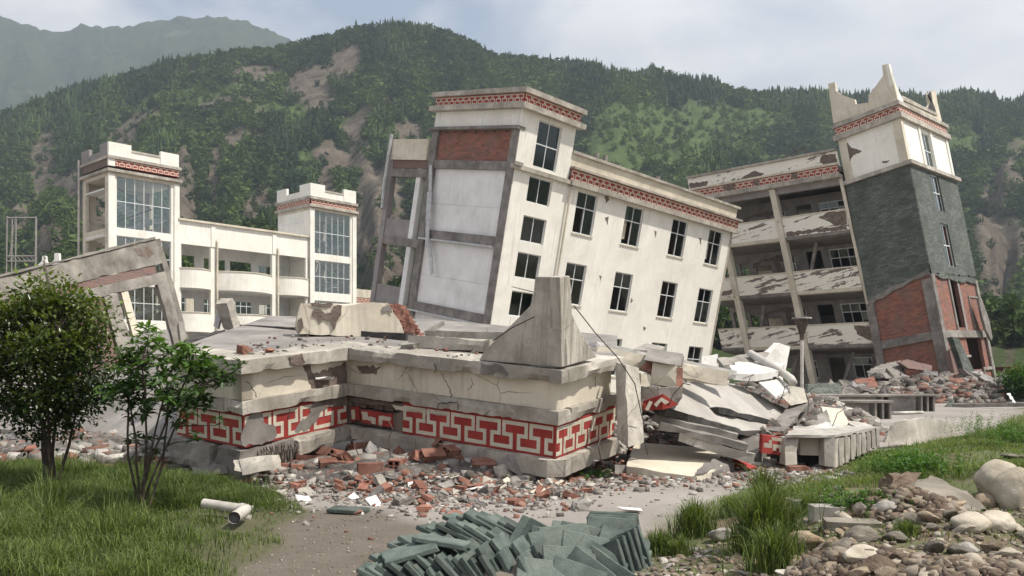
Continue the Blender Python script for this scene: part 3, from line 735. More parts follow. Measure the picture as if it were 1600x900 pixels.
# ---------------------------------------------------------------- right building : tower (rigid) + wing (racked)
MT = frame(45.37, -1.75, -9.84, (24.056, 52.502, 14.372))
rb = empty('cracked_tower_block', MT, 'leaning slate clad tower with torn brick base and open balconies of peeling plaster', 'building')
W_, D_ = 8.43, 3.89
fs_ = lambda u, v, n: Vector((n, u, v))     # shaded left face, u=y
fl_ = lambda u, v, n: Vector((u, n, v))     # lit right face, u=x
part('roof_slab', slabc, rb, (-.2, W_+.2, -.2, D_+.2, 3.54, 3.80))
part('ledge', slabc, rb, (-.22, W_+.22, -.22, D_+.22, 2.72, 3.075))
fret(rb, lambda u, v, n: Vector((n, D_-u, v)), -.05, D_+.08, 3.08, 3.537, -.09)
fret(rb, fl_, -.08, W_+.08, 3.08, 3.537, -.09)
wu = [(3.3, 4.9, .12, 2.45)]
MB().panel((0, D_), (0, 2.72), [], fs_, 0, .2).build('upper_wall', cream2, rb)
MB().panel((.201, W_), (0, 2.72), wu, fl_, 0, .2).build('upper_wall', cream2, rb)
MB().panel((.2, D_), (0, 2.72), [], lambda u, v, n: Vector((W_-n, u, v)), 0, .2).build('upper_wall', cream, rb)
part('corner_pilaster', cream, rb, (-.06, .35, -.06, -.002, .0, 2.72)); part('corner_pilaster', cream, rb, (-.06, -.002, 0, .45, .0, 2.72))
part('corner_pilaster', cream, rb, (-.06, -.002, D_-.5, D_, .0, 2.72))
for x in (2.85, 4.95, W_-.45): part('pilaster', cream2, rb, (x, x+.35, -.07, -.003, 0, 2.72))
window(rb, fl_, 3.3, 4.9, .12, 2.45, .08, 2, (.5,), .06, glass=glassc)
part('ledge', slabc, rb, (-.3, W_+.3, -.3, -.001, -.25, -.002), (-.3, -.001, 0, D_+.1, -.25, -.002))
# cladding
clh = [(3.2, 4.75, -2.75, -.35), (3.2, 4.7, -6.4, -3.6)]
def ragged(u0, u1, z_at, fr, n0, n1, top, hl, name, seedv):
    us = [u0]
    while us[-1] < u1-.01: us.append(min(us[-1]+.22, u1))
    mb = MB()
    cut = min(z_at(u) for u in us)
    mb.panel((u0, u1), (-6.5, top), hl, fr, n0, n1)
    bot = [z_at(u)+.10*noise.noise((u*2.1, seedv, 0))+.13*noise.noise((u*6, seedv, 3)) for u in us]
    for i in range(len(us)-1):
        a, b_ = us[i], us[i+1]
        mb.add([fr(a, bot[i], n0), fr(b_, bot[i+1], n0), fr(b_, -6.5, n0), fr(a, -6.5, n0), fr(a, bot[i], n1), fr(b_, bot[i+1], n1)], [(0,1,2,3), (0,4,5,1)])
    return mb.build(name, slate, rb)
ragged(-.08, D_+.02, lambda u: -6.85-.27*max(0, u), fs_, -.10, -.02, -.252, [], 'slate_cladding', 3)
ragged(-.015, W_+.02, lambda u: -7.0+.02*u, fl_, -.10, -.02, -.252, clh, 'slate_cladding', 9)
# thick broken lower lip of render
mb = MB(); mb.cm = .3
mb.fbox(fs_, .0, D_, -7.6, -6.95, -.06, .0); 
# structure: brick walls with openings
slot = [(3.2, 4.7, -2.75, -.35), (3.2, 4.7, -6.4, -3.6), (3.1, 4.6, -10.3, -7.0)]
MB().panel((.02, D_), (-10.5, -.26), [], fs_, .0, .22).build('brick_wall', brickw, rb)
MB().panel((.02, D_), (-14.6, -10.95), [], fs_, .05, .25).build('brick_wall', brickw, rb)
MB().panel((.23, W_), (-10.5, -.26), slot, fl_, .0, .22).build('brick_wall', brickw, rb)
low = [(4.4, 7.2, -13.0, -10.95), (.9, 4.39, -14.0, -12.2)]
MB().panel((.23, W_), (-14.9, -10.95), low, fl_, .05, .25).build('brick_wall', brickw, rb)
MB().panel((.25, D_), (-14.6, -.26), [], lambda u, v, n: Vector((W_-n, u, v)), 0, .2).build('end_wall', brickd, rb)
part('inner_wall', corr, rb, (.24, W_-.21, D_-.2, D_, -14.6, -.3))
for z in (-3.4, -6.9): part('floor_slab', grey, rb, (.24, W_-.22, .24, D_-.22, z-.1, z))
for i, h in enumerate(clh): window(rb, fl_, *h, n=.0, cols=2, rows=(.5,), fw=.06, glass=glassc, skip=[(1, 0), (1, 1)] if i else [])
part('column', grey, rb, (-.13, .42, -.12, -.002, -14.9, -7.05)); part('column', grey, rb, (-.13, -.003, 0, .52, -14.9, -7.3))
part('column', grey, rb, (-.14, .1, D_-.32, D_+.16, -14.6, -8.0))
part('column', lgrey, rb, (W_-.35, W_+.06, -.12, -.003, -15.3, -7.1))
part('beam', grey, rb, (-.10, .24, .522, D_-.33, -10.95, -10.45)); part('beam', lgrey, rb, (.43, W_-.36, -.1, .24, -10.95, -10.5))
part('slot_post', lgrey, rb, (2.85, 3.1, -.08, .2, -10.49, -7.05)); part('slot_post', mauve, rb, (4.62, 4.95, -.02, .2, -10.49, -7.05))
part('lintel', lgrey, rb, (6.3, W_-.36, -.09, .0, -13.1, -12.9)); part('stud', lgrey, rb, (6.3, 6.45, -.09, .0, -14.9, -13.1)); part('stud', lgrey, rb, (6.2, 6.32, -.08, .0, -10.4, -8.2)); part('rail', lgrey, rb, (6.33, W_-.36, -.07, .0, -8.3, -8.2))
part('rail', lgrey, rb, (3.3, 4.5, -.03, .0, -12.2, -12.05))
# broken render lip along the shaded face
lp = jag([Vector((-.115, D_, -7.75)), Vector((-.115, 0, -6.75)), Vector((-.115, 0, -7.08)), Vector((-.115, 1.2, -7.25)), Vector((-.115, 2.4, -7.65)), Vector((-.115, D_, -8.05))], .25, .06)
for p in lp: p.x = -.115
MB().prism(lp, (.1, 0, 0)).build('broken_render_edge', grey, rb)
lp = jag([Vector((0, -.115, -6.95)), Vector((W_, -.115, -6.98)), Vector((W_, -.115, -7.3)), Vector((4, -.115, -7.35)), Vector((0, -.115, -7.1))], .3, .08)
for p in lp: p.y = -.116
MB().prism(lp, (0, .1, 0)).build('broken_render_edge', slate, rb)
# roof horns, drawn in the planes of the two faces
def plate(parent, M, pxs_, ax, val, th, mat, name, **k):
    pl = [on_plane(M, x, y, ax, val) for x, y in pxs_]; o = Vector((0,0,0)); o[ax] = th
    return MB().prism(pl, o).build(name, mat, parent, **k)
plate(rb, MT, [(1293.8,131),(1304,128),(1306,142),(1313,147),(1323,151),(1335,155),(1337,163),(1357,160),(1357.3,148),(1368,135),(1380,118),(1378,102),(1389,99),(1403.5,159.5),(1302,193)], 0, -.05, .25, cream, 'horned_parapet')
plate(rb, MT, [(1388.5,100),(1391,99.5),(1394,114),(1401,136),(1411.5,157),(1411,164),(1403,161)], 1, -.05, .25, cream2, 'horn')
plate(rb, MT, [(1411.5,150),(1464,177),(1466,189),(1411,166)], 1, .05, .22, cream, 'parapet')
plate(rb, MT, [(1408,149),(1464,176.5),(1465,181),(1411,156)], 1, -.02, .06, slabc, 'coping')
plate(rb, MT, [(1455,143),(1462,141),(1465,160),(1473,195),(1461,189),(1462,176),(1452,170),(1456,160),(1454,150)], 1, .02, .3, cream, 'broken_horn')
plate(rb, MT, [(1451,148),(1455,143),(1457,157),(1462,172),(1463,177),(1452,170),(1456,158)], 1, .0, .1, dark, 'dark_break')  # dark plate along the broken edge of the horn
patch(rb, MT, [(1319,222),(1325,223),(1331,231),(1340,233),(1347,236),(1341,240),(1333,243),(1329,252),(1324,252),(1321,238)], 0, 0, .004, amp=.05)
patch(rb, MT, [(1378,252),(1390,250),(1385,255),(1379,255)], 0, 0, .004, amp=.03)
# fallen cladding flap and bent board at the right
plate(rb, MT, [(1488,526),(1499,530),(1527,590),(1530,602),(1512,598),(1500,560)], 1, -1.0, .3, slate, 'fallen_cladding_slab')
plate(rb, MT, [(1484,548),(1498,542),(1512,600),(1505,604),(1493,590)], 1, -.75, .3, brickd, 'broken_brick_leaf')
plate(rb, MT, [(1529,465),(1534,466),(1546,500),(1551,528),(1549,532),(1541,515),(1535,495)], 1, -.6, .15, grey, 'hanging_board')

# wing: bilinear wall plane between four real corners (the storeys are racked out of square)
QTR, QTL, QBL, QBR = P(1306,236,55.3), P(1074,280,64.2), P(1140,604,62.6), P(1386,604,54.3)
WL, WH = 12.5, 14.9
wn_in = Vector((.70, .69, -.12))
def wingf(u, v, n):
    s_, t_ = u/WL, v/WH
    a = QTR.lerp(QTL, s_); b_ = QBR.lerp(QBL, s_)
    return rb_inv @ (a.lerp(b_, t_)+wn_in*n)
rb_inv = MT.inverted()
def wbox(name, mat, *bx, **k):
    mb = MB()
    for q in bx: mb.fbox(wingf, *q)
    return mb.build(name, mat, rb, **k)
wbox('roof_parapet', peel2, (.0, WL, .0, .92, .0, .2))
wbox('coping', slabc, (.0, WL, -.14, -.002, -.15, .25)); wbox('cornice', cream, (0, WL, .80, .935, -.3, -.003))
fret(rb, lambda u, v, n: wingf(u, -v, n), .03, WL, -1.47, -.94, -.2)
wbox('ledge', slabc, (0, WL, 1.475, 1.75, -.35, .2)); wbox('roof_beam', mauve, (0, WL, 1.752, 2.1, .05, .3))
wbox('roof', deckc, (0, WL, .95, 1.2, .21, 8))
levels = [(3.74, 5.22), (7.38, 8.86), (10.92, 12.42)]
mats_w = [peel2, peel, peel]
for k, (a, b_) in enumerate(levels):
    for j, (s0, s1) in enumerate(((.25, 5.1), (5.62, 9.95), (10.42, WL))):
        q0 = a+(0 if j else 0); wbox('balcony_parapet', mats_w[k] if (k, j) != (0, 0) else peel2, (s0, s1, q0, b_-.22, .0, .16))
        wbox('balcony_rail', cream, (s0, s1, q0-.08, q0-.002, -.04, .2))
        wbox('balcony_edge', grey if (k+j) % 2 == 0 else cream, (s0, s1, b_-.218, b_, -.03, .18))
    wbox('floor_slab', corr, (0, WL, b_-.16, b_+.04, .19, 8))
for s0 in (5.12, 9.97): wbox('column', cream, (s0, s0+.46, 1.76, WH+.1, -.12, .34))
wbox('column', cream, (.0, .22, 1.76, WH+.1, .0, .34))
# corridor back wall
bays = []
ch = []
for k in range(4):
    z0 = (2.1, 5.26, 8.9, 12.46)[k]; sill = (3.6, 7.2, 10.75, 14.1)[k]; fl_z = (5.06, 8.70, 12.26, WH)[k]
    bays += [(.95, 3.1, z0+.25, sill, 'w'), (3.7, 4.9, z0+.25, fl_z, 'd'), (5.9, 6.9, z0+.4, sill, 'w'), (8.0, 9.3, z0+.9, fl_z, 'x'), (9.9, 10.7, z0+.6, sill, 'w'), (11.0, 12.2, z0+.4, sill, 'w')]
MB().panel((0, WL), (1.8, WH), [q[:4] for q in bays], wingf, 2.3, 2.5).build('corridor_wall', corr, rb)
for q in bays:
    if q[4] == 'x' or (q[4] == 'd') or q[1] > 9: continue
    a, b_, c_, d_ = q[:4]
    window(rb, lambda u, v, n: wingf(u, -v, n), a, b_, -d_, -c_, 2.34, 3 if b_-a > 1.5 else 2, (.36,), .07, glass=glassd, skip=[(1, 0), (0, 1), (2, 0)])
MB().panel((0, WL), (1.8, WH), [(a, a+1.7, z, z+1.7) for a in (1.1, 4.0, 8.0, 10.6) for z in (12.7,)], wingf, 7.6, 7.8).build('rear_wall', cream, rb)
for s0 in (3.4, 7.3): wbox('inner_wall', mauve, (s0, s0+.18, 1.8, WH, 2.52, 7.58))
wbox('ground_sill', lgrey, (0, 5.1, WH-.25, WH+.2, -.2, .3))
# cracks: dark torn strips of the corridor wall
def wpatch(pts, n, mat=dark, name='torn_plaster', off=.004, amp=.06, st=.18):
    pl = jag([Vector((a, b_)) for a, b_ in pts], st, amp)
    return MB().prism([wingf(p.x, p.y, n-off) for p in pl], (rb_inv.to_3x3() @ wn_in)*.0035).build(name, mat, rb)
for z in (2.3, 5.5, 9.1):
    wpatch([(.05,z+.1),(.55,z),(.85,z+.3),(.5,z+1.1),(.62,z+1.9),(.2,z+2.3),(.05,z+1.2)], 2.3)
    wpatch([(5.6,z+.2),(7.4,z+.05),(9.4,z+.4),(9.6,z+.8),(8.6,z+.35),(7.6,z+.45),(7.5,z+1.6),(7.1,z+2.1),(7.0,z+1.1),(7.2,z+.5)], 2.3, mortar)
for pts in ([(.05,.15),(1.0,.1),(1.3,.5),(.9,.85),(.1,.8)], [(5.7,.55),(6.6,.3),(7.6,.6),(8.6,.75),(9.9,.8),(8,.9),(6.5,.8)], [(10.6,.4),(12.4,.3),(12.4,.85),(11,.9)]):
    wpatch(pts, 0.0, mortar, 'exposed_masonry')
for pts in ([(2.3,4.0),(1.6,3.76),(.3,3.76),(.3,4.6),(1.2,4.7),(1.7,4.3)], [(.4,4.75),(5,4.7),(5,5.0),(3,4.9),(.4,5.0)], [(.3,11.1),(1.4,11),(1.3,11.6),(.3,12.1)]):
    wpatch(pts, 0.0, mortar, 'exposed_masonry')
for s0, s1 in ((6.1, 6.6), (3.0, 3.5), (8.2, 9.2)): wpatch([(s0,1.0),(s1,.98),(s1+.1,1.3),(s0+.1,1.42)], -.21, mortar, 'worn_fret')
for (a, b_) in (((3.2,5.3,.9),(4.6,8.6,.6)), ((6.4,12.6,.8),(7.6,14.7,.3)), ((2.2,12.6,.9),(3.4,14.8,.5)), ((8.6,9.2,1.0),(9.5,12.1,.7)), ((.9,12.7,1.2),(1.5,14.8,.9))):
    mb = MB(); mb.beam(wingf(*a), wingf(*b_), .16, .22); mb.build('fallen_lintel', grey, rb)
for (u, v) in ((1.2,4.95),(2.9,4.9),(6.6,8.6),(8.2,8.55),(1.8,12.15),(3.9,12.1),(7.3,12.1)):
    mb = MB(); q0 = wingf(u, v, .8); mb.prism([q0, q0+Vector((.1,.5,.1)), q0+Vector((.3,.6,.5)), q0+Vector((.2,.1,.4))], Vector((-.5,.3,.1))); mb.build('plaster_heap', mortar, rb)
# twisted rail on the roof
mb = MB(); q = lambda u, v: wingf(u, v, 1.0)
for a, b_ in (((2.6,-.1),(2.6,-1.0)), ((3.3,-.1),(3.2,-.9)), ((4.4,-.1),(4.5,-.6)), ((2.6,-1.0),(3.2,-.9)), ((3.2,-.9),(4.5,-.55)), ((4.4,-.2),(3.3,-.6))): mb.tube([q(*a), q(*b_)], .035, 6)
mb.build('bent_roof_rail', steel, rb)

# ---------------------------------------------------------------- left building (upright)
ML = frame(48.08, 0, 0, (-30.962, 66.443, 0))
lb = empty('upright_school_building', ML, 'upright cream building with two glazed stair towers joined by curved balconies', 'building')
gl = lambda u, v, n: Vector((u, n, v)); gs = lambda u, v, n: Vector((n, u, v))
def stair_tower(x0, x1, y0, y1, zt, rows_, cw, open_side, parZ):
    """glazed front, corner posts, beams at floors, stairs inside, battlement parapet with fret"""
    zs0, zb0, zbt_, zp0, zp1 = parZ      # lower slab top, band bottom, band top, parapet bottom, parapet top
    fr = lambda u, v, n: Vector((u, y0+n, v))
    fs2 = lambda u, v, n: Vector((x0+n, u, v))
    MB().panel((x0, x1), (0, zs0-.5), [(x0+cw, x1-.55, a, b_) for a, b_ in rows_], fr, 0, .25).build('front_wall', cream2, lb)
    if open_side: MB().panel((y0+.251, y1), (0, zs0-.5), [(y0+.8, y1-.6, a, b_-.1) for a, b_ in rows_], fs2, .003, .25).build('side_wall', cream, lb)
    else: MB().panel((y0+.251, y1), (0, zs0-.5), [], fs2, .003, .25).build('side_wall', cream2, lb)
    MB().panel((y0+.251, y1), (0, zs0-.5), [(y0+1.2, y1-.6, a+.9, b_-.2) for a, b_ in rows_], lambda u, v, n: Vector((x1-n, u, v)), .003, .25).build('side_wall', cream, lb)
    MB().panel((x0+.26, x1-.26), (0, zs0-.5), [(x0+1.0, x1-1.0, a+1.0, b_-.4) for a, b_ in rows_], lambda u, v, n: Vector((u, y1-n, v)), .0, .2).build('back_wall', cream, lb)
    part('corner_post', cream2, lb, (x0-.1, x0+.38, y0-.1, y0-.002, 0, zs0-.4)); part('corner_post', cream2, lb, (x1-.32, x1+.12, y0-.1, y0-.002, 0, zs0-.4))
    for a, b_ in rows_: window(lb, fr, x0+cw, x1-.55, a, b_, .1, 6, (.5,), .06, glass=glassc, name='stair_window')
    part('ledge', slabc, lb, (x0-.25, x1+.25, y0-.3, y1+.2, zs0-.22, zs0))
    part('head_beam', cream, lb, (x0+.003, x1-.003, y0+.003, y1-.003, zs0-.5, zs0-.222))
    fret(lb, fr, x0+(.4 if open_side else -.02), x1+.05, zb0, zbt_, -.12)
    if not open_side: fret(lb, lambda u, v, n: Vector((x0+n, y1-u+y0, v)), y0, y1, zb0, zbt_, -.12)
    else: part('bare_band', mortar, lb, (x0-.1, x0+.1, y0+.1, y1, zb0, zbt_)); part('corner_block', cream2, lb, (x0-.12, x0+.38, y0-.13, y0+.08, zb0, zbt_))
    fret(lb, lambda u, v, n: Vector((x1-n, u, v)), y0, y1, zb0, zbt_, -.1)
    part('cornice', slabc, lb, (x0-.2, x1+.22, y0-.25, y1+.2, zbt_+.002, zp0))
    s = (x1-x0); h2 = zp0+(zp1-zp0)*.5
    pm = cream2
    part('parapet_block', pm, lb, (x0-.1, x0+s*.3, y0-.12, y0+.15, zp0, zp1)); part('parapet_block', pm, lb, (x1-s*.27, x1+.05, y0-.12, y0+.15, zp0, zp1))
    part('parapet_low_wall', pm, lb, (x0+s*.3, x1-s*.27, y0-.06, y0+.12, zp0, h2)); part('parapet_roll', slabc, lb, (x0+s*.3+.003, x1-s*.27-.003, y0-.11, y0+.14, h2+.002, h2+.16))
    pm2 = mauve if open_side else pm; dy = y1-y0
    part('parapet_block', pm2, lb, (x0-.1, x0+.15, y0+.152, y0+dy*.3, zp0, zp1-.003)); part('parapet_block', pm2, lb, (x0-.1, x0+.15, y1-dy*.3, y1, zp0, zp1-.003))
    part('parapet_low_wall', pm2, lb, (x0-.05, x0+.12, y0+dy*.3, y1-dy*.3, zp0, h2)); part('parapet_low_wall', pm, lb, (x1-.12, x1+.04, y0+.16, y1, zp0, h2))
    # stairs
    st = MB(); fl = 0
    z = rows_[-1][0]-.4
    for k in range(len(rows_)*2):
        z2 = z+1.78; xa, xb = (x0+.9, x1-.9) if k % 2 == 0 else (x1-.9, x0+.9); yy = y0+1.2 if k % 2 == 0 else y0+2.9
        n_ = 11
        for i in range(n_):
            a = xa+(xb-xa)*i/n_; b_ = xa+(xb-xa)*(i+1)/n_; zz = z+(z2-z)*i/n_
            st.box(min(a, b_), max(a, b_), yy, yy+1.4, zz-.12, zz+.16)
        st.box(min(xb, xb+.9*(1 if xb > xa else -1))+.001, max(xb, xb+.6*(1 if xb > xa else -1)), y0+1.0, y0+4.4, z2-.12, z2)
        z = z2
    st.build('staircase', white, lb)
    rl = MB(); z = rows_[-1][0]-.4
    for k in range(len(rows_)*2):
        z2 = z+1.78; xa, xb = (x0+.9, x1-.9) if k % 2 == 0 else (x1-.9, x0+.9); yy = y0+1.25 if k % 2 == 0 else y0+2.85
        rl.tube([(xa, yy, z+1.0), (xb, yy, z2+1.0)], .04, 6)
        for i in range(6): rl.tube([(xa+(xb-xa)*i/5, yy, z+.1+(z2-z)*i/5), (xa+(xb-xa)*i/5, yy, z+1+(z2-z)*i/5)], .02, 4)
        z = z2
    rl.build('stair_rail', steel, lb)
r1 = [(12.7, 16.9), (9.1, 12.12), (5.6, 8.35), (2.0, 4.8)]
stair_tower(0, 5.49, 0, 5.0, 19.2, r1, .55, True, (17.2, 17.42, 17.98, 18.2, 19.25))
r2 = [(12.55, 16.6), (8.95, 11.95), (5.3, 8.2), (1.8, 4.6)]
stair_tower(18.26, 23.35, -.19, 5.2, 19, r2, .4, False, (17.04, 17.05, 17.55, 17.8, 19.0))
# linking wing
X0, X1 = 5.5, 18.2; c1, c2 = 8.63, 14.54
part('fascia', cream2, lb, (X0, X1, .0, .25, 12.06, 13.95)); part('coping', cream, lb, (X0, X1+.05, -.2, .4, 13.952, 14.12)); part('roof', white, lb, (X0, X1, .26, 5, 12.5, 12.9))
for (a, b_) in ((10.02, 8.45), (6.42, 4.85), (2.82, 1.25)):
    for (s0, s1, bul) in ((X0+.02, c1-.22, .6), (c1+.24, c2-.24, 1.25), (c2+.22, X1-.02, .8)):
        n_ = 12; mb = MB(); uu = [s0+(s1-s0)*i/n_ for i in range(n_+1)]
        yy = [-bul*(1-((2*i/n_)-1)**2)-.02 for i in range(n_+1)]
        v = []; fs = []
        for i in range(n_+1): v += [(uu[i], yy[i], b_), (uu[i], yy[i], a), (uu[i], yy[i]+.15, a), (uu[i], yy[i]+.15, b_)]
        for i in range(n_):
            for j in range(4): fs.append((i*4+j, i*4+(j+1) % 4, (i+1)*4+(j+1) % 4, (i+1)*4+j))
        fs += [(0,1,2,3), (n_*4+3, n_*4+2, n_*4+1, n_*4)]
        mb.add(v, fs); bp = mb.build('balcony_front', cream2, lb)
        mb = MB()
        v = []; fs = []
        for i in range(n_+1): v += [(uu[i], yy[i]-.06, a+.002), (uu[i], yy[i]-.06, a+.08), (uu[i], yy[i]+.2, a+.08), (uu[i], yy[i]+.2, a+.002)]
        for i in range(n_):
            for j in range(4): fs.append((i*4+j, i*4+(j+1) % 4, (i+1)*4+(j+1) % 4, (i+1)*4+j))
        mb.add(v, fs); mb.build('balcony_rail', cream, lb)
        fl2 = [(uu[i], yy[i]+.16, b_+.02) for i in range(n_+1)]+[(s1, 5, b_+.02), (s0, 5, b_+.02)]
        MB().prism(fl2, (0, 0, .22)).build('balcony_floor', white, lb)
for x in (c1, c2): part('column', cream2, lb, (x-.22, x+.22, .001, .35, 0, 12.058)); part('pier', cream2, lb, (x-.2, x+.2, -.07, -.002, 12.06, 13.9)); MB().tube([(x+.28, -.16, 1), (x+.28, -.16, 12.5), (x+.28, .05, 12.8)], .09, 8).build('downpipe', cream, lb)
for x in (X0+.15, X1-.2): part('column', cream2, lb, (x-.15, x+.15, .001, .3, 0, 12.058))
bh = [(X0+.2, X0+.9, z+1, z+2.6) for z in (9, 5.3)]+[(X0+2.0, X0+3.2, z+.8, z+2.6) for z in (9, 5.3)]+[(c1+.9, c1+3.0, z+.8, z+2.5) for z in (9, 5.4)]+[(c1+3.4, c2-.3, z+.8, z+2.5) for z in (9, 5.4)]+[(c2+.4, X1-.5, z+.8, z+2.4) for z in (9, 5.4)]
MB().panel((X0, X1), (0, 13.2), bh, lambda u, v, n: Vector((u, 3.2+n, v)), 0, .2).build('corridor_wall', white, lb)
for (a, b_, c_, d_) in bh[-2:]: window(lb, lambda u, v, n: Vector((u, 3.2+n, v)), a, b_, c_, d_, .05, 4, (.6,), .06, glass=glassc)
MB().tube([(-.25, 5.1, 18.6), (-.25, 5.1, 17.8), (-.25, 5.1, 17.0), (-.3, 5.1, 2)], .09, 8).build('downpipe', pvc, lb)
# rear block with fret band seen through the balconies and past the right stair tower
def away(px, py, d): return P(px, py, d)
bb = empty('rear_school_block', frame(48, 0, 0, (-37.0, 90, 0)), 'cream rear block with red fret band glimpsed beside the right glazed stair tower', 'building')
MB().panel((0, 34), (0, 10.2), [(x, x+2.2, z, z+1.7) for x in range(1, 32, 4) for z in (1.2, 4.6, 7.9)], gl, 0, .3).build('wall', cream, bb)
fret(bb, gl, 0, 34, 10.25, 10.9, -.1); part('ledge', slabc, bb, (-.2, 34.2, -.3, .4, 10.05, 10.24)); part('parapet', cream, bb, (-.1, 34, -.1, .3, 10.95, 12.0)); part('roof', deckc, bb, (0, 34, .31, 9, 10.3, 10.6))
for x in range(1, 32, 4):
    for z in (1.2, 4.6, 7.9): window(bb, gl, x, x+2.2, z, z+1.7, .1, 3, (.4,), .08, glass=glassd)
# ================================================================ FALLEN ROOF CORNER (foreground block)
MF = frame(58.17, -6.03, 5.38, (.62, 12.27, .41))
fb_ = empty('fallen_roof_corner', MF, 'fallen roof corner with red fret band and pointed horn lying in the rubble', 'building ruin')
os_, zt, th = .125, 1.239, .193
zm, mh, zbt_, zbb_, zz, zh = .637, .198, .437, -.06, -.062, .25
C_, B_, W2 = 2.19, 3.92, 2.0
ff = lambda u, v, n: Vector((n, u, v)); fr_ = lambda u, v, n: Vector((u, n, v)); fs3 = lambda u, v, n: Vector((u, B_+n, v)); fq = lambda u, v, n: Vector((-C_+n, u, v))
def rough_box(name, mat, x0, x1, y0, y1, z0, z1, parent=fb_, amp=.014, cm=.11, chamfer=None):
    mb = MB(); mb.box(x0, x1, y0, y1, z0, z1); mb.cm = cm; mb.seed = random.random()*40
    mb.chip = .22; return mb.build(name, mat, parent, cuts=7, rough=amp)
# slabs: top (cornice), middle (string course), base
def lslab(name, mat, o, z0, z1, w, amp=.012, xr=W2, yl=5.45):
    """ring of slabs that follows the stepped plan, overhang o, depth w"""
    rough_box(name, mat, -o, w, -o, B_-o-.003, z0, z1, amp=amp)                     # long face
    rough_box(name, mat, w+.003, xr, -o, .5, z0, z1, amp=amp)                       # right face
    rough_box(name, mat, -C_-o, w, B_-o, B_+w, z0, z1, amp=amp)                     # short face
    rough_box(name, mat, -C_-o, -C_+w, B_+w+.003, yl, z0, z1, amp=amp)              # far left face
lslab('cornice', slabc, os_, zt-th, zt, .6)
lslab('string_course', slabc, .05, zm-mh, zm, .35)
# base slab with a blunted corner
bp = [(-.13, .06), (.06, -.13), (W2, -.13), (W2, .7), (.5, .7), (.5, B_-.13), (-.13, B_-.13)]
mb = MB(); mb.prism([Vector((a, b_, zz-zh)) for a, b_ in bp], (0, 0, zh)); mb.cm = .11; mb.seed = 3; mb.chip = .25; mb.build('base_slab', slabc, fb_, cuts=7, rough=.014)
rough_box('base_slab', slabc, -C_+.9, .5, B_-.128, B_+.5, zz-zh, zz, amp=.03); rough_box('base_slab', lgrey, -C_-.12, -C_+.4, B_+.6, 5.5, zz-zh-.15, zz-.02, amp=.05)
# walls between cornice and string course
MB().panel((.02, B_), (zm, zt-th), [], ff, .02, .2).build('frieze_wall', cream, fb_)
MB().panel((.201, W2-.2), (zm, zt-th), [], fr_, .02, .2).build('frieze_wall', cream, fb_)
MB().panel((-C_, .02), (zm, zt-th), [(-.42, .03, zm-.1, zt-th-.12)], fs3, .02, .2).build('frieze_wall', cream, fb_)
MB().panel((B_+.02, 5.4), (zm, zt-th), [], fq, .0, .2).build('frieze_wall', cream, fb_)
# fret bands; the long face has lost the stretch next to the inner corner
per = .452
def lfr(u, v, n): return Vector((n, B_-u, v))
fret(fb_, lfr, B_-2.78, B_, zbb_+.002, zbt_, .02, per=.455)
mb = MB()
fret(fb_, fr_, -.0, 1.96, zbb_+.002, zbt_, .0, per=.40)
fret(fb_, fs3, -C_+.02, .0, zbb_+.002, zbt_, .02, per=.50)
fret(fb_, lambda u, v, n: Vector((-C_+n, B_+1.5-u, v)), .0, 1.46, zbb_+.002, zbt_, .02, per=.50)
# cavity behind the lost band: rough masonry courses
mc = MB()
for k in range(5):
    y = 2.8
    while y < B_+.0:
        L_ = random.uniform(.16, .3); z0 = zbb_+.02+k*.096
        mc.box(.10+random.uniform(-.05, .06), .34, y, min(y+L_-.015, B_), z0, z0+.075+random.uniform(-.01, .008)); y += L_
mc.build('exposed_brick_core', mortar, fb_)
mc = MB()
for k in range(6):
    x = -.44
    while x < .02:
        L_ = random.uniform(.14, .24); z0 = zm+.01+k*.065
        mc.box(x, x+L_-.012, B_+.05+random.uniform(-.02, .06), B_+.3, z0, z0+.05); x += L_
mc.build('exposed_brick_core', mortar, fb_)
def pf(px, ax, val, off, mat, name, **k): return patch(fb_, MF, px, ax, val, off, mat, name, **k)
# surviving scraps of the band in front of the cavity
def scrap(px, mat, off=.0, th=.03, ax=0, val=.02):
    pl = jag([on_plane(MF, x, y, ax, val) for x, y in px], .07, .012)
    for p in pl: p[ax] = val+off
    o = Vector((0,0,0)); o[ax] = th
    return MB().prism(pl, o).build('band_fragment', mat, fb_)
scrap([(547,636),(560,634),(562,656),(548,660)], redp); scrap([(549,640),(554,640),(555,655),(550,655)], fretp, -.005)
scrap([(563,640),(612,646),(613,668),(588,664),(565,660)], redp); scrap([(565,643),(574,644),(575,651),(587,653),(587,663),(581,662),(580,658),(567,656)], fretp, -.005); scrap([(592,650),(611,652),(611,657),(598,656),(597,665),(592,664)], fretp, -.005)
scrap([(546,620),(700,642),(700,648),(640,641),(600,634),(547,629)], mortar, .02); scrap([(612,632),(700,644),(700,650),(660,646),(618,640)], fretp, .0)
scrap([(610,648),(640,638),(664,642),(665,690),(640,686),(612,674),(560,668),(546,662),(548,676),(600,690),(668,704),(668,640),(630,630)][:5]+[(612,672)], mortar, .03)
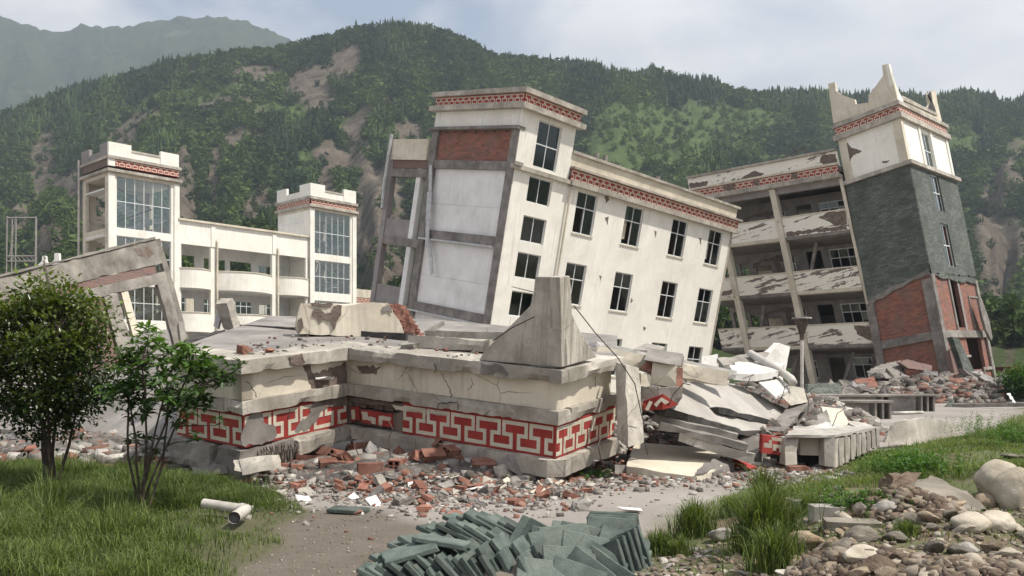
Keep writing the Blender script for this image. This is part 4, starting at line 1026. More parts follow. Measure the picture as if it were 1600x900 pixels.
# grey scars and lost plaster
pf([(395,640),(404,636),(411,660),(430,668),(432,680),(420,690),(405,694),(378,696),(376,680),(384,660)], 1, B_+.02, .012, grey, 'exposed_render', th=.01, step=.06)
pf([(490,628),(512,626),(505,640),(492,660),(478,672),(460,674),(468,660),(480,650)], 1, B_+.02, .012, grey, 'exposed_render', th=.01, step=.06)
pf([(500,624),(543,620),(543,634),(520,636),(506,640)], 1, B_+.02, .014, mortar, 'exposed_masonry', th=.01, step=.06)
pf([(470,566),(478,560),(492,590),(500,612),(486,606),(481,590)], 1, B_+.02, .006, mortar, 'exposed_masonry', step=.06)
pf([(482,585),(520,575),(541,566),(541,606),(515,603),(492,604)], 1, B_+.02, .005, mortar, 'exposed_masonry', step=.06)
pf([(555,571),(596,573),(588,586),(566,584)], 0, .02, .005, mortar, 'exposed_masonry', step=.06)
pf([(535,560),(545,556),(545,600),(540,600)], 0, .02, .004, cream, 'plaster_scrap', step=.1)
pf([(753,568),(780,570),(795,583),(752,584)], 0, -os_, .02, grey, 'chipped_edge', th=.01, step=.05)
pf([(450,556),(470,552),(476,566),(462,571),(452,566)], 1, B_-os_, .02, mortar, 'chipped_edge', th=.01, step=.05)
# cracks
def crack(px, ax, val, off, wd=.008):
    p3 = [on_plane(MF, x, y, ax, val) for x, y in px]; pts = []
    for a, b_ in zip(p3, p3[1:]):
        for j in range(6): pts.append(a.lerp(b_, j/6)+Vector([random.uniform(-.012, .012) for _ in range(3)]))
    for p in pts: p[ax] = val-off
    mb = MB(); n_ = Vector((0,0,0)); n_[ax] = 1
    for i in range(len(pts)-1):
        d = (pts[i+1]-pts[i]).normalized(); s = n_.cross(d).normalized()*wd*(.3+random.random())
        mb.add([pts[i]-s, pts[i+1]-s, pts[i+1]+s, pts[i]+s], [(0,1,2,3)])
    return mb.build('crack', dark, fb_)
crack([(690,584),(700,600),(706,618),(702,626)], 0, .02, .003); crack([(735,590),(740,600),(728,612)], 0, .02, .003, .005)
crack([(682,644),(686,630),(716,628),(717,644)], 0, -.05, .015); crack([(680,566),(683,576),(679,584)], 0, -os_, .02); crack([(641,568),(618,600)], 0, .02, .003, .005)
crack([(930,588),(930,606)], 1, .02, .004, .01); crack([(943,616),(943,630)], 1, -.05, .015, .012); crack([(385,596),(398,612),(402,622)], 1, B_+.02, .003, .005)
crack([(452,640),(449,655),(460,640),(470,628)], 1, B_+.02, .01)
# horn: two plates meeting at the corner
def fplate(name, px, ax, val, thk, mat=slabc, **k):
    pl = [on_plane(MF, x, y, ax, val) for x, y in px]; o = Vector((0,0,0)); o[ax] = thk
    return MB().prism(pl, o).build(name, mat, fb_, bevel=.012, **k)
hs = [(748,563),(756,549),(772,533),(792,514),(812,494),(828,478),(833,462),(836,432),(874,433),(878,574)]
fplate('horn', hs, 0, -.06, .17)
hr = [(875,433),(891,431),(893,462),(894,490),(906,516),(920,540),(933,558),(879,574)]
pl = [on_plane(MF, x, y, 1, -.06) for x, y in hr]
MB().prism(pl, (0, .17, 0)).build('horn', slabc, fb_, bevel=.012)
# roof deck behind the cornice, tilted with the block
def dk(px, py): return on_plane(MF, px, py, 2, zt-.02)
deck = [dk(375,566), dk(546,544), dk(760,566), dk(740,532), dk(650,521), dk(470,512), dk(352,519), dk(290,541)]
pl = [Vector((p.x+.0, p.y, zt-.06)) for p in deck]
dd = [Vector((.45, .0, zt-.01)), Vector((1.95, .0, zt-.01)), Vector((5.2, 1.5, zt-.01)), Vector((5.6, 6.5, zt-.01)), Vector((3.5, 9.5, zt-.01)), Vector((-C_+.1, 5.6, zt-.01)), Vector((-C_+.1, B_+.3, zt-.01)), Vector((.45, B_+.3, zt-.01))]
mb = MB(); mb.prism([p+Vector((0,0,-.14)) for p in dd], (0, 0, .14)); mb.build('roof_deck', deckc, fb_)
part('corner_core', mortar, fb_, (.045, .355, B_-.03, B_+.3, -.05, .43)); part('void_shade_fill', dark, fb_, (.36, 1.9, .3, B_+.3, -.28, zt-.2), (-C_+.25, .3, B_+.35, 5.3, -.25, zt-.2))  # the dark boxes stand for the shade of the void inside the block
# reinforcing rods hanging from the short base
mb = MB()
for i in range(14):
    x = -C_+.2+i*.06; mb.tube([(x, B_-.02, -.08), (x+random.uniform(-.04,.04), B_-.12, -.2), (x+random.uniform(-.08,.08), B_-.1, -.42)], .012, 5)
mb.build('reinforcing_rod', steel, fb_)
rough_box('broken_base', grey, -C_-.1, -C_+.9, B_-.05, B_+.5, zz-.5, zz-.01, amp=.07, cm=.15)

# ---------------------------------------------------------------- loose pieces
def solid(name, mat, label, cat, pts, off, group=None, rough=.02, cm=.16, cuts=6, world=True):
    """3d polygon + thickness vector, broken a little"""
    mb = MB(); mb.prism(pts, off); mb.cm = cm
    return obj_world(mb, name, mat, label, cat, group, cuts=cuts, rough=rough)
def plane_pts(px, origin, normal):
    out = []
    for x, y in px:
        r = ray(x, y); k = (Vector(origin)-CAM).dot(Vector(normal))/r.dot(Vector(normal)); out.append(CAM+r*k)
    return out
def deckp(px, py, up=0.0):
    return MF @ (on_plane(MF, px, py, 2, zt)+Vector((0,0,up)))
ny_ = (MF.to_3x3() @ Vector((0,1,0))); nx_ = (MF.to_3x3() @ Vector((1,0,0))); nz_ = (MF.to_3x3() @ Vector((0,0,1)))
# parapet piece with peeled plaster on the deck
o0 = deckp(460, 526)
pp = plane_pts([(470,474),(606,473),(612,482),(622,498),(636,524),(560,526),(468,522),(462,510),(466,490)], o0, ny_*-.0+Vector((.35,-1,0)))
pz = solid('parapet_fragment', cream, 'long cream parapet piece with brown peeled patches standing on the fallen roof', 'parapet piece', pp, Vector((-.10,.30,.0)), rough=.012)
def wpatch2(o, px, org, nrm, mat=mortar, name='exposed_brick', off=.006, step=.08, amp=.02, th=.004):
    nrm = Vector(nrm).normalized(); pl = jag(plane_pts(px, org, nrm), step, amp)
    pl = [p-nrm*((p-Vector(org)).dot(nrm)) for p in pl]
    s_ = -1 if nrm.dot(Vector(org)-CAM) > 0 else 1
    mb = MB().prism([p+nrm*s_*off-o.location for p in pl], -nrm*s_*th); return mb.build(name, mat, o)
nn = Vector((.35,-1,0))
wpatch2(pz, [(490,482),(500,483),(508,490),(518,488),(520,479),(534,477),(533,492),(526,502),(521,517),(516,503),(505,499),(500,505),(494,496),(487,494)], o0, nn, off=.02)
wpatch2(pz, [(484,474),(520,474),(519,478),(500,480),(488,478)], o0, nn, off=.02); wpatch2(pz, [(465,500),(471,496),(474,512),(466,522)], o0, nn, off=.02)
wpatch2(pz, [(596,481),(606,476),(613,490),(604,486),(597,490)], o0, nn, off=.02, mat=grey)
mb = MB()
for k in range(9):
    a = plane_pts([(612+k*3.0, 478+k*5.2), (622+k*3.4, 479+k*5.4)], o0, nn)
    for j in range(2):
        c_ = a[0].lerp(a[1], .3+j*.7)+Vector((0, .14, 0)); 
        q = MB(); q.box(-.11, .11, -.12, .12, -.035, .035); M_ = Matrix.Translation(c_) @ Euler((random.uniform(-.15,.15), .15+random.uniform(-.2,.2), random.uniform(-.4,.4))).to_matrix().to_4x4()
        mb.add([M_ @ v for v in q.v], q.f)
rebase_o = mb.build('broken_brick_end', brickr); rebase_o.data.transform(Matrix.Translation(-pz.location)); rebase_o.parent = pz
mb = MB(); a, b_ = plane_pts([(398,513),(640,531)], deckp(460,520), nn)
# dark upstand behind the deck
def beam2(name, mat, label, cat, p0, p1, w_, h_, group=None, rough=.012, cm=.14, up=(0,0,1)):
    mb = MB(); mb.beam(p0, p1, w_, h_, up); mb.cm = cm
    return obj_world(mb, name, mat, label, cat, group, cuts=7, rough=rough)
beam2('bitumen_kerb', dark, 'black bitumen roof kerb lying behind the peeled parapet piece', 'roof kerb', P(380,515,17.6), P(640,530,15.4), .2, .2)
beam2('bitumen_kerb', dark, 'black bitumen roof kerb at the left edge of the fallen roof', 'roof kerb', P(272,546,15.2), P(352,519,18.4), .16, .13)
beam2('broken_column_stub', slabc, 'broken cream column stub leaning on the left edge of the fallen roof', 'column stub', P(362,512,18.3), P(350,470,18.0), .26, .26, rough=.03)
beam2('bent_metal_sheet', alu, 'bent grey metal strip propped against the leaning column stub', 'metal strip', P(338,512,18.4), P(350,469,18.2), .05, .18)
beam2('tilted_plate', lgrey, 'small grey plate sticking up near the dark kerb', 'plate', P(286,538,18.6), P(282,506,18.8), .12, .2)
# beams behind the horn
for (a, b_, h_, lb_) in (((645,534,14.4),(770,541,13.8),.20,'cream beam lying on the fallen roof left of the horn'), ((672,524,16.2),(800,527,15.2),.16,'thin cream beam lying behind the horn')):
    beam2('fallen_beam', slabc, lb_, 'beam', P(*a), P(*b_), .3, h_, rough=.012)
beam2('broken_rail', lgrey, 'short broken grey rail on the fallen roof below the white gable', 'rail', P(664,520,17), P(692,505,17.4), .1, .08)
beam2('long_fallen_beam', dwhite, 'long cream beam running from the horn to the rubble, upper one', 'beam', P(925,541,15.2), P(1142,586,16.2), .34, .16, rough=.012, cm=.16)
beam2('long_fallen_beam', cream, 'long cream beam running from the horn to the rubble, lower one with broken end', 'beam', P(926,553,14.5), P(1130,592,15.2), .34, .26, rough=.015, cm=.16)
# overhead wires from the horn
for pts, lb_ in (([(897,478,12),(930,520,12),(966,560,12.2),(992,600,12.6),(1004,655,13)], 'thin black cable looping down right of the horn'), ([(800,448,18),(840,458,12.3),(882,456,12)], 'short black cable in front of the tilted building'), ([(770,533,12.2),(800,512,12),(835,495,11.8)], 'black cable hanging over the left edge of the horn')):
    mb = MB(); mb.tube([P(*q) for q in pts], .008, 5); obj_world(mb, 'loose_cable', dark, lb_, 'cable')
# leaning slab next to the right face
solid('leaning_slab', slabc, 'tall narrow concrete slab leaning upright against the right end of the fret block', 'slab', [P(964,566,13.4), P(998,575,13.6), P(1006,692,13.0), P(975,700,12.6), P(965,690,12.6)], Vector((.02,.12,0)), rough=.012)
solid('leaning_slab_edge', slabc, 'narrow grey slab edge standing beside the tall leaning slab', 'slab', [P(963,566,13.2), P(978,570,13.0), P(982,700,12.3), P(966,688,12.6)], Vector((.0,.10,0)), rough=.012)
# lying slab
solid('lying_slab', cream, 'flat cream slab with a snapped right corner lying in front of the rubble', 'slab', [P(978,728,13.3), P(1090,744,12.6), P(1110,738,12.8), P(1147,716,14.0), P(1132,702,14.9), P(992,691,15.0)], Vector((0,0,-.16)), rough=.01)
solid('broken_slab_end', grey, 'rough grey broken end beside the flat cream slab', 'slab piece', [P(1088,741,12.65), P(1118,737,12.9), P(1148,722,13.8), P(1146,708,14.2), P(1120,716,13.6), P(1098,726,13.1)], Vector((0,0,-.13)), rough=.05, cm=.12)
solid('small_block', lgrey, 'square grey block below the left end of the flat cream slab', 'block', [P(960,727,13.6), P(990,730,13.4), P(991,744,13.2), P(960,742,13.4)], Vector((.05,.25,0)), rough=.02)
# corner chunk with brick ends and a fret scrap
ck = empty('broken_wall_corner', P(1030,620,14.2), 'broken wall corner with concrete cap, brick ends and a scrap of red fret', 'wall fragment')
def cpart(name, mat, pts, off, rough=.02, cm=.2):
    mb = MB().prism(pts, off); mb.cm = cm; mb.seed = random.random()*30; o = mb.build(name, mat, None, cuts=4, rough=rough); o.data.transform(Matrix.Translation(-ck.location)); o.parent = ck; return o
cpart('concrete_cap', grey, [P(1006,562,14.0), P(1014,544,14.6), P(1066,553,14.3), P(1066,573,13.9), P(1040,569,13.8)], Vector((.1,.5,.0)), .03)
cpart('wall_face', cream, [P(1020,566,14.0), P(1058,571,13.9), P(1056,610,13.8), P(1016,600,14.0)], Vector((.02,.12,0)), .008)
cpart('wall_side', cream, [P(1000,582,13.9), P(1018,584,13.95), P(1016,604,13.9), P(1000,602,13.9)], Vector((.02,.3,0)), .01)
cpart('brick_edge', brickr, [P(1056,573,13.85), P(1067,574,13.9), P(1066,610,13.9), P(1055,608,13.8)], Vector((.03,.25,0)), .03)
cpart('brick_edge', brickr, [P(1000,575,14.1), P(1010,563,14.1), P(1021,567,14.1), P(1018,585,14.0)], Vector((.03,.25,0)), .03)
cpart('string_course', slabc, [P(1004,603,13.7), P(1030,608,13.6), P(1028,628,13.6), P(1004,624,13.7)], Vector((.02,.3,0)), .015)
cpart('broken_underside', grey, [P(1029,606,13.6), P(1066,606,13.8), P(1060,634,13.9), P(1032,640,13.6)], Vector((.05,.4,0)), .05)
cpart('fret_scrap', redp, [P(1005,627,13.65), P(1036,616,13.5), P(1060,632,13.6), P(1036,640,13.5), P(1006,641,13.6)], Vector((.0,.06,0)), .012)
for a in (((1008,640),(1015,626),(1020,628),(1013,642)), ((1022,632),(1034,621),(1046,628),(1040,632),(1033,627),(1026,636))):
    cpart('fret_scrap', fretp, [P(x, y, 13.44) for x, y in a], Vector((0,.04,0)), .003)
# the big sloping roof slab
SN = Vector((2.12,-1.4,3.31)).normalized(); SO = P(1066,598,15.5)
solid('sloping_roof_slab', pslab, 'big smooth grey roof slab sloping down to the right in the rubble', 'roof slab', plane_pts([(1064,596),(1120,598),(1160,604),(1232,640),(1236,652),(1196,672),(1160,673),(1100,655),(1046,637),(1052,618)], SO, SN), SN*-.13, rough=.006, cm=.22)
solid('bitumen_sheet', dark, 'dark bitumen edge hanging under the sloping roof slab', 'bitumen strip', [P(1018,640,13.8), P(1046,638,13.7), P(1158,670,14.8), P(1160,680,14.8), P(1100,668,14.2), P(1030,648,13.7)], Vector((.02,.2,-.02)), rough=.02)
for i, (a, b_, w_, h_, m_, lb_) in enumerate([((1022,652,14.2),(1150,684,14.0),.5,.14,lgrey,'grey slab directly under the dark bitumen edge'), ((1030,664,13.9),(1166,698,13.7),.5,.12,lgrey,'thick grey slab under the sloping roof, second from its top'), ((1060,682,13.8),(1176,716,13.6),.35,.15,slabc,'thick broken beam above the flat cream slab'), ((1110,640,15.0),(1230,668,17.2),.3,.1,dark,'dark strip along the right foot of the sloping roof slab'), ((1172,588,18.0),(1262,632,18.6),.3,.1,lgrey,'grey beam bordering the sloping roof slab above'), ((1236,664,17.5),(1262,630,18.8),.2,.1,grey,'dark grey rail leaning right of the sloping roof slab'), ((1210,676,15.8),(1255,628,18.4),.35,.08,grey,'long grey plank leaning right of the sloping roof slab')]):
    beam2('slab_layer', m_, lb_, 'slab', P(*a), P(*b_), w_, h_, rough=.03, cm=.3)
# fret scrap + box parapet lying
rf = solid('red_fret_fragment', redp, 'small square fret fragment with white key pattern at the end of the slab stack', 'fret fragment', [P(1190,678,14.6), P(1228,684,14.4), P(1227,712,14.2), P(1190,708,14.4)], Vector((0,.15,0)), rough=.008)
for a in (((1194,692),(1202,693),(1202,688),(1206,688),(1206,700),(1194,699)), ((1208,699),(1208,694),(1224,696),(1224,708),(1218,707),(1218,701),(1213,700),(1213,705),(1208,704)), ((1206,683),(1222,685),(1222,690),(1206,688))):
    mb = MB().prism([P(x, y, 14.25)-rf.location for x, y in a], (0, .03, 0)); mb.build('key_pattern', fretp, rf)
bx = empty('fallen_parapet_box', P(1290,700,14.6), 'cream parapet box lying on the ground with two dark openings and a pleated side', 'parapet')
def bpart(name, mat, pts, off, rough=.01, cm=.3):
    mb = MB().prism(pts, off); mb.cm = cm; mb.seed = random.random()*30; o = mb.build(name, mat, None, cuts=4, rough=rough); o.data.transform(Matrix.Translation(-bx.location)); o.parent = bx; return o
bpart('pilaster', slabc, [P(1226,684,14.2), P(1249,684,14.1), P(1247,727,13.9), P(1227,727,13.9)], Vector((.0,.3,0)))
bpart('front_panel', cream, [P(1250,682,14.4), P(1288,681,14.3), P(1287,712,14.2), P(1250,711,14.3)], Vector((0,.1,0)), .004)
bpart('pilaster', slabc, [P(1288,680,14.0), P(1305,682,13.9), P(1306,732,13.7), P(1288,729,13.8)], Vector((0,.25,0)))
sd_ = [P(1306,686,13.95), P(1375,668,16.6), P(1375,694,16.5), P(1306,731,13.75)]
bpart('side_panel', slabc, sd_, Vector((-.12,.05,0)), .02, .25)
for k in range(8):
    t0 = .06+k*.12; a = sd_[0].lerp(sd_[1], t0); b_ = sd_[3].lerp(sd_[2], t0)
    mb = MB().beam(a+Vector((.02,-.01,0)), b_+Vector((.03,-.01,0)), .05, .06); o = mb.build('fluted_rib', slabc, None); o.data.transform(Matrix.Translation(-bx.location)); o.parent = bx
bpart('top_slab', chip, [P(1226,684,14.1), P(1306,684,13.9), P(1376,670,16.6), P(1320,664,17.2), P(1240,670,15.6)], Vector((0,0,.05)), .015)
bpart('opening_shade', dark, [P(1196,700,14.8), P(1300,705,14.6), P(1300,728,14.4), P(1196,722,14.8)], Vector((0,.4,0)), .0)  # dark prism in place of the shade inside the two openings
sp = [('white_board', dwhite, 'white board fragment on top of the fallen parapet box', [P(1242,684,14.6), P(1290,662,16.2), P(1330,672,16.0), P(1280,686,14.4)], (0,0,.04)),
 ('white_board', chip, 'long bright white board behind the fallen parapet box', [P(1320,662,16.8), P(1352,664,17.4), P(1374,676,16.6), P(1340,674,16.0)], (0,0,.06)),
 ('plaster_chunk', cream, 'cream wall chunk with a red brick edge behind the fallen parapet box', [P(1284,636,17), P(1318,640,17), P(1326,660,16.6), P(1316,676,16.2), P(1292,668,16.4)], (.1,.4,0)),
 ('plaster_chunk', lgrey, 'grey wall chunk just left of the one with the brick edge', [P(1276,650,16.6), P(1292,640,16.8), P(1300,664,16.4), P(1282,672,16.2)], (.1,.3,0)),
 ('curved_slab', slabc, 'wide streaked concrete panel with a broken rounded top standing at the grass edge', [P(1383,692,17.6), P(1388,672,17.8), P(1402,660,18.0), P(1420,655,18.2), P(1445,653,18.4), P(1470,656,18.6), P(1488,662,18.8), P(1499,668,18.9), P(1498,698,18.6), P(1440,698,18.2)], (0,.12,0)),
 ('white_fin', dwhite, 'bright white slab fin standing up on the white broken roof', [P(1190,566,19.5), P(1218,536,20.2), P(1234,542,20.4), P(1226,588,19.8), P(1216,592,19.6)], (.1,.3,0)),
 ('white_fin', dwhite, 'second white slab fin leaning left of the first', [P(1184,560,19.8), P(1208,538,20.3), P(1220,538,20.3), P(1194,570,19.6)], (.1,.3,.05)),
 ('white_slab', dwhite, 'broken white slab lying at the foot of the white fins', [P(1140,582,18.2), P(1160,570,19.6), P(1226,578,19.4), P(1215,590,18.2), P(1180,596,17.4), P(1146,594,17.2)], (0,0,.14)),
 ('white_slab', dwhite, 'small upright white piece at the right corner of the tilted building', [P(1097,557,19.6), P(1121,553,19.8), P(1121,574,19.6), P(1098,572,19.4)], (.1,.3,0)),
 ('white_slab', lgrey, 'rough grey slab with plaster flakes lying right of the tilted building', [P(1120,566,19.2), P(1196,556,19.8), P(1214,560,20.4), P(1190,568,19.4), P(1130,578,18.8)], (0,0,.1)),
 ('tiled_slab', dwhite, 'white tiled slab beside the white drain pipe', [P(1184,600,17.6), P(1222,592,18.6), P(1234,612,18), P(1212,624,17.2)], (0,0,.05)),
 ('tan_chunk', slabc, 'tan plaster chunk lying under the elbow of the white drain pipe', [P(1220,602,18), P(1256,606,18.4), P(1262,628,18), P(1236,634,17.6), P(1222,620,17.6)], (.1,.4,0)),
 ('grey_slab', lgrey, 'small grey slab on the heap behind the broken wall corner', [P(990,552,17), P(1010,542,17.4), P(1040,548,17.4), P(1030,556,17)], (0,0,.08))]
for nme, m_, lb_, pts, off in sp: solid(nme, m_, lb_, nme.replace('_', ' '), pts, Vector(off), rough=.011, cm=.14)
# heap filling under the pieces (one rough mound)
def mound(name, label, cx, cy, rx, ry, h, mat, z0=0, kind='stuff', sd=0, fn=None):
    n_ = 46; x_ = np.linspace(-1.15, 1.15, n_); Xm, Ym = np.meshgrid(x_, x_)
    rr_ = np.hypot(Xm, Ym); wx, wy = cx+Xm*rx, cy+Ym*ry
    z = h*np.clip(1-rr_**2, 0, 1)**.7*(1+.55*vfbm(wx, wy, 1.1, sd))+.16*vfbm(wx, wy, 3.4, sd+3)*sstep(1.1,.7,rr_)*min(1, h)-.25*sstep(.85, 1.15, rr_)
    i_ = np.arange(n_*n_).reshape(n_, n_); f = np.stack([i_[:-1,:-1], i_[:-1,1:], i_[1:,1:], i_[1:,:-1]], -1).reshape(-1, 4)
    o = mesh_np(name, np.c_[wx.ravel(), wy.ravel(), (z+z0).ravel()], f, mat); tag(o, label, 'rubble', kind=kind); return o, (cx, cy, rx, ry)
mixm, t, b = nodes('mixed_rubble'); co = coords(t)
c = mixc(t, ramp(t, noise_n(t, co, 2.5, 8, .8), [(.38, 0.0), (.62, 1.0)]), (.075,.065,.058), (.30,.275,.25))
c = mixc(t, ramp(t, noise_n(t, co, 6, 4, .8), [(.56, 0.0), (.62, .9)]), c, (.28,.12,.085)); c = mixc(t, ramp(t, noise_n(t, co, 9, 3, .8), [(.61, 0.0), (.65, .9)]), c, (.55,.53,.5))
t.links.new(c, b.inputs['Base Color']); b.inputs['Roughness'].default_value = 1; bump(t, b, noise_n(t, co, 5, 8, .8), 1.0, .15)
MOUNDS = [(3.9, 16.8, 2.4, 2.2, .55, 1), (5.6, 22.3, 3.9, 3.0, 1.15, 2), (22.8, 46.8, 5.2, 3.2, 1.15, 4), (28.8, 48, 4.6, 2.8, .42, 5), (15.5, 43, 4.5, 3.4, .65, 6), (-1.6, 13.3, 2.6, 1.3, .30, 7), (-7.6, 15.6, 4.4, 1.8, .40, 8)]
MLB = ['broken masonry between the fret block and the parapet box', 'broken masonry below the right corner of the tilted building', 'broken masonry at the foot of the slate tower', 'broken masonry right of the slate tower', 'broken masonry in front of the open balconies', 'broken masonry under the inner corner of the fret block', 'broken masonry behind the lawn shrubs']
MLUMP = [x.replace('broken masonry', 'broken masonry lump') for x in MLB]
MN = [2600, 3600, 4200, 3200, 2400, 1600, 3200]; MS0 = [.03, .04, .07, .07, .07, .02, .03]; MS1 = [.26, .34, .6, .55, .5, .2, .28]
for (q, lb_) in zip(MOUNDS, ['low heap of rubble '+x[15:] for x in MLB]): mound('rubble', lb_, *q[:5], mixm, sd=q[5])
# white drain pipe over the heap
mb = MB(); mb.smooth = True; mb.tube([P(1172,552,19.4), P(1228,586,18.2), P(1236,592,18.0), P(1240,599,17.9)], .085, 12); obj_world(mb, 'drain_pipe', pvc, 'white drain pipe lying across the white broken slabs', 'pipe')
# far heap pieces at the tower
for nme, m_, lb_, pts, off in [
 ('flat_slab', grey, 'flat grey slab on top of the rubble at the tower foot', [P(1358,590,47), P(1380,578,49), P(1412,571,50), P(1416,586,48), P(1384,592,46)], (0,.4,.3)),
 ('slate_chunk', slate, 'big slate covered chunk tilted in the middle of the tower rubble', [P(1418,612,45.5), P(1432,597,46), P(1444,598,46), P(1452,624,45), P(1424,624,45)], (.3,.9,0)),
 ('slate_chunk', slate, 'slate covered slab leaning at the right foot of the tower', [P(1493,604,45), P(1501,594,45.4), P(1520,612,45), P(1516,622,44.6), P(1494,618,44.6)], (.3,.7,0)),
 ('small_slate_chunk', slate, 'small pointed slate chunk at the front edge of the tower rubble', [P(1477,636,38.5), P(1489,625,39), P(1496,634,38.6), P(1490,638,38.4)], (.2,.5,0)),
 ('broken_brick_wall', brickd, 'fallen piece of brick wall lying across the tower rubble', [P(1405,566,48), P(1420,562,48.4), P(1456,572,48), P(1456,580,47.6), P(1420,576,47.6)], (.2,.9,0)),
 ('brick_mass', brickw, 'reddish brick mass left of the tower rubble', [P(1322,610,44), P(1340,594,45), P(1366,589,45), P(1372,602,44), P(1350,620,43)], (.2,.9,0)),
 ('pale_block', lgrey, 'pale block under the fallen cladding of the tower', [P(1526,584,47), P(1544,586,47), P(1544,598,46.6), P(1526,596,46.6)], (.1,.8,0)),
 ('white_sack', white, 'rounded white sack right of the slate tower', [P(1560,596,52), P(1566,590,52), P(1575,594,52), P(1574,606,52), P(1560,606,52)], (.1,.7,0)),
 ('thin_white_post', white, 'thin white post lying on the right rubble', [P(1574,616,40), P(1578,615,40), P(1591,634,38), P(1587,634,38)], (.05,.1,0)),
 ('dark_panel', slate, 'dark green panel lying below the open balconies', [P(1262,600,38), P(1315,600,38), P(1312,628,36), P(1262,628,36)], (0,.4,0))]:
    solid(nme, m_, lb_, nme.replace('_', ' '), pts, Vector(off), rough=.08, cm=.16)
# maroon container
mb = MB(); a = P(1578,602,60); mb.box(a.x, a.x+3.6, a.y, a.y+2.4, 0, 1.9+.0); q = obj_world(mb, 'site_container', maroon, 'dark maroon metal container at the far right edge', 'container', cuts=0)
for k in range(12):
    m2 = MB().box(a.x+.1+k*.3, a.x+.2+k*.3, a.y-.04, a.y-.001, .1, 1.8); o = m2.build('corrugation', maroon, None); o.data.transform(Matrix.Translation(-q.location)); o.parent = q
# ================================================================ FALLEN FRAME ON THE LEFT
fl = empty('collapsed_frame_house', P(150,560,21), 'collapsed grey concrete frame with brick strips behind the left shrubs', 'building ruin')
fi = Matrix.Translation(-fl.location); LW, LH = 6.6, 2.9
cTR, cTL, cBL, cBR = P(243,374,23.5), P(-70,450,18.6), P(-30,610,18.3), P(292,548,23.2)
lnn = Vector((-.6, .8, 0)).normalized()
def lf(u, v, n): return fi @ (cTR.lerp(cTL, u/LW).lerp(cBR.lerp(cBL, u/LW), v/LH)+lnn*n)
def lbx(name, mat, *bx, rough=.0, cm=.3):
    mb = MB()
    for q in bx: mb.fbox(lf, *q)
    mb.cm = cm; mb.seed = random.random()*20
    return mb.build(name, mat, fl, cuts=4 if rough else 0, rough=rough, weld=bool(rough))
lbx('parapet', dconc, (.0, LW, .0, .62, .0, .18), rough=.02); lbx('parapet_coping', dconc, (.0, LW, -.07, -.004, -.05, .22), rough=.015)
lbx('brick_strip', brickd, (.3, LW, .625, .84, .03, .2)); lbx('beam', dconc, (.0, LW, .845, 1.12, -.02, .25), rough=.015)
lbx('column', dconc, (-.0, .42, 1.123, 3.05, -.04, .3), rough=.025); lbx('column', dconc, (1.95, 2.45, 1.123, 3.0, -.06, .3), rough=.02)
lbx('low_wall', mauve, (.424, 1.945, 2.28, 3.2, .05, .22)); lbx('brick_infill', brickd, (2.455, 4.3, 1.125, 3.0, .04, .2)); lbx('grey_infill', mauve, (4.31, LW, 1.125, 3.0, .05, .22))
lbx('window_jamb', cream, (1.55, 1.8, 1.13, 2.27, .0, .25)); lbx('edge_column', dconc, (-.22, -.005, .0, 3.1, .02, .3), rough=.02)
lbx('thin_post', steel, (4.0, 4.05, -.15, 1.0, -.06, -.052))
pl = jag([lf(.35,.12,-.004), lf(.95,.1,-.004), lf(.8,.3,-.004), lf(.5,.42,-.004), lf(.2,.35,-.004)], .15, .02)
MB().prism(pl, (fi.to_3x3() @ lnn)*.003).build('broken_plaster', mortar, fl)
# collapsed roof sheets between the shrubs
solid('collapsed_roof_slab', deckc, 'large pale grey roof slab sloping down behind the two shrubs', 'roof slab', [P(130,585,19), P(286,546,18.6), P(296,600,16.0), P(292,650,14.6), P(285,690,14.2), P(120,700,15.5), P(60,650,17)], Vector((0,0,-.12)), rough=.012, cm=.7)
solid('collapsed_roof_slab', deckc, 'grey roof slab at the far left behind the big shrub', 'roof slab', [P(-60,600,18), P(60,590,19), P(110,650,16.5), P(60,672,16), P(-60,668,16)], Vector((0,0,-.14)), rough=.012, cm=.7)
for nme, m_, lb_, pts, off in [
 ('grey_block', lgrey, 'thick grey block lying at the far left edge', [P(-20,690,15.4), P(50,684,15.6), P(58,712,14.6), P(-20,724,14.4)], (.0,.5,.0)),
 ('white_board', white, 'narrow white board lying on the grass edge at the far left', [P(0,724,14.2), P(60,716,14.6), P(112,706,15), P(108,718,14.4), P(20,732,13.8)], (0,0,.03)),
 ('pale_box', slabc, 'pale broken concrete box between the two shrubs', [P(155,700,14.6), P(214,706,14.3), P(216,742,13.9), P(158,738,14.1)], (.05,.6,.05)),
 ('grey_block', grey, 'dark grey slab behind the thin shrub stems', [P(215,690,15), P(300,700,14.4), P(300,716,14.0), P(214,712,14.4)], (.05,.5,.0)),
 ('grey_block', grey, 'rough grey block right of the thin shrub below the fret', [P(296,712,13.2), P(350,706,12.8), P(356,740,12.4), P(300,744,12.7)], (.1,.5,.0)),
 ('fallen_rail', slabc, 'fluted grey rail piece lying below the left fret corner', [P(374,718,12.3), P(424,712,12.2), P(430,733,11.9), P(380,742,12.0)], (.05,.22,.0)),
 ('fallen_rail', slabc, 'stubby pale block left of the fluted rail piece', [P(361,720,12.3), P(380,718,12.3), P(378,738,12.05), P(362,736,12.1)], (.02,.2,0)),
 ('white_board', white, 'flat white plank lying on the lawn edge right of the thin shrub', [P(250,748,12.8), P(300,740,13.1), P(345,740,13.0), P(300,750,12.5), P(256,756,12.4)], (0,0,.03)),
 ('pale_slab', lgrey, 'small pale slab lying on the tilted left roof', [P(60,628,16.9), P(92,622,17.2), P(100,632,16.8), P(70,640,16.5)], (0,0,.08))]:
    solid(nme, m_, lb_, nme.replace('_', ' '), pts, Vector(off), rough=.03, cm=.2)
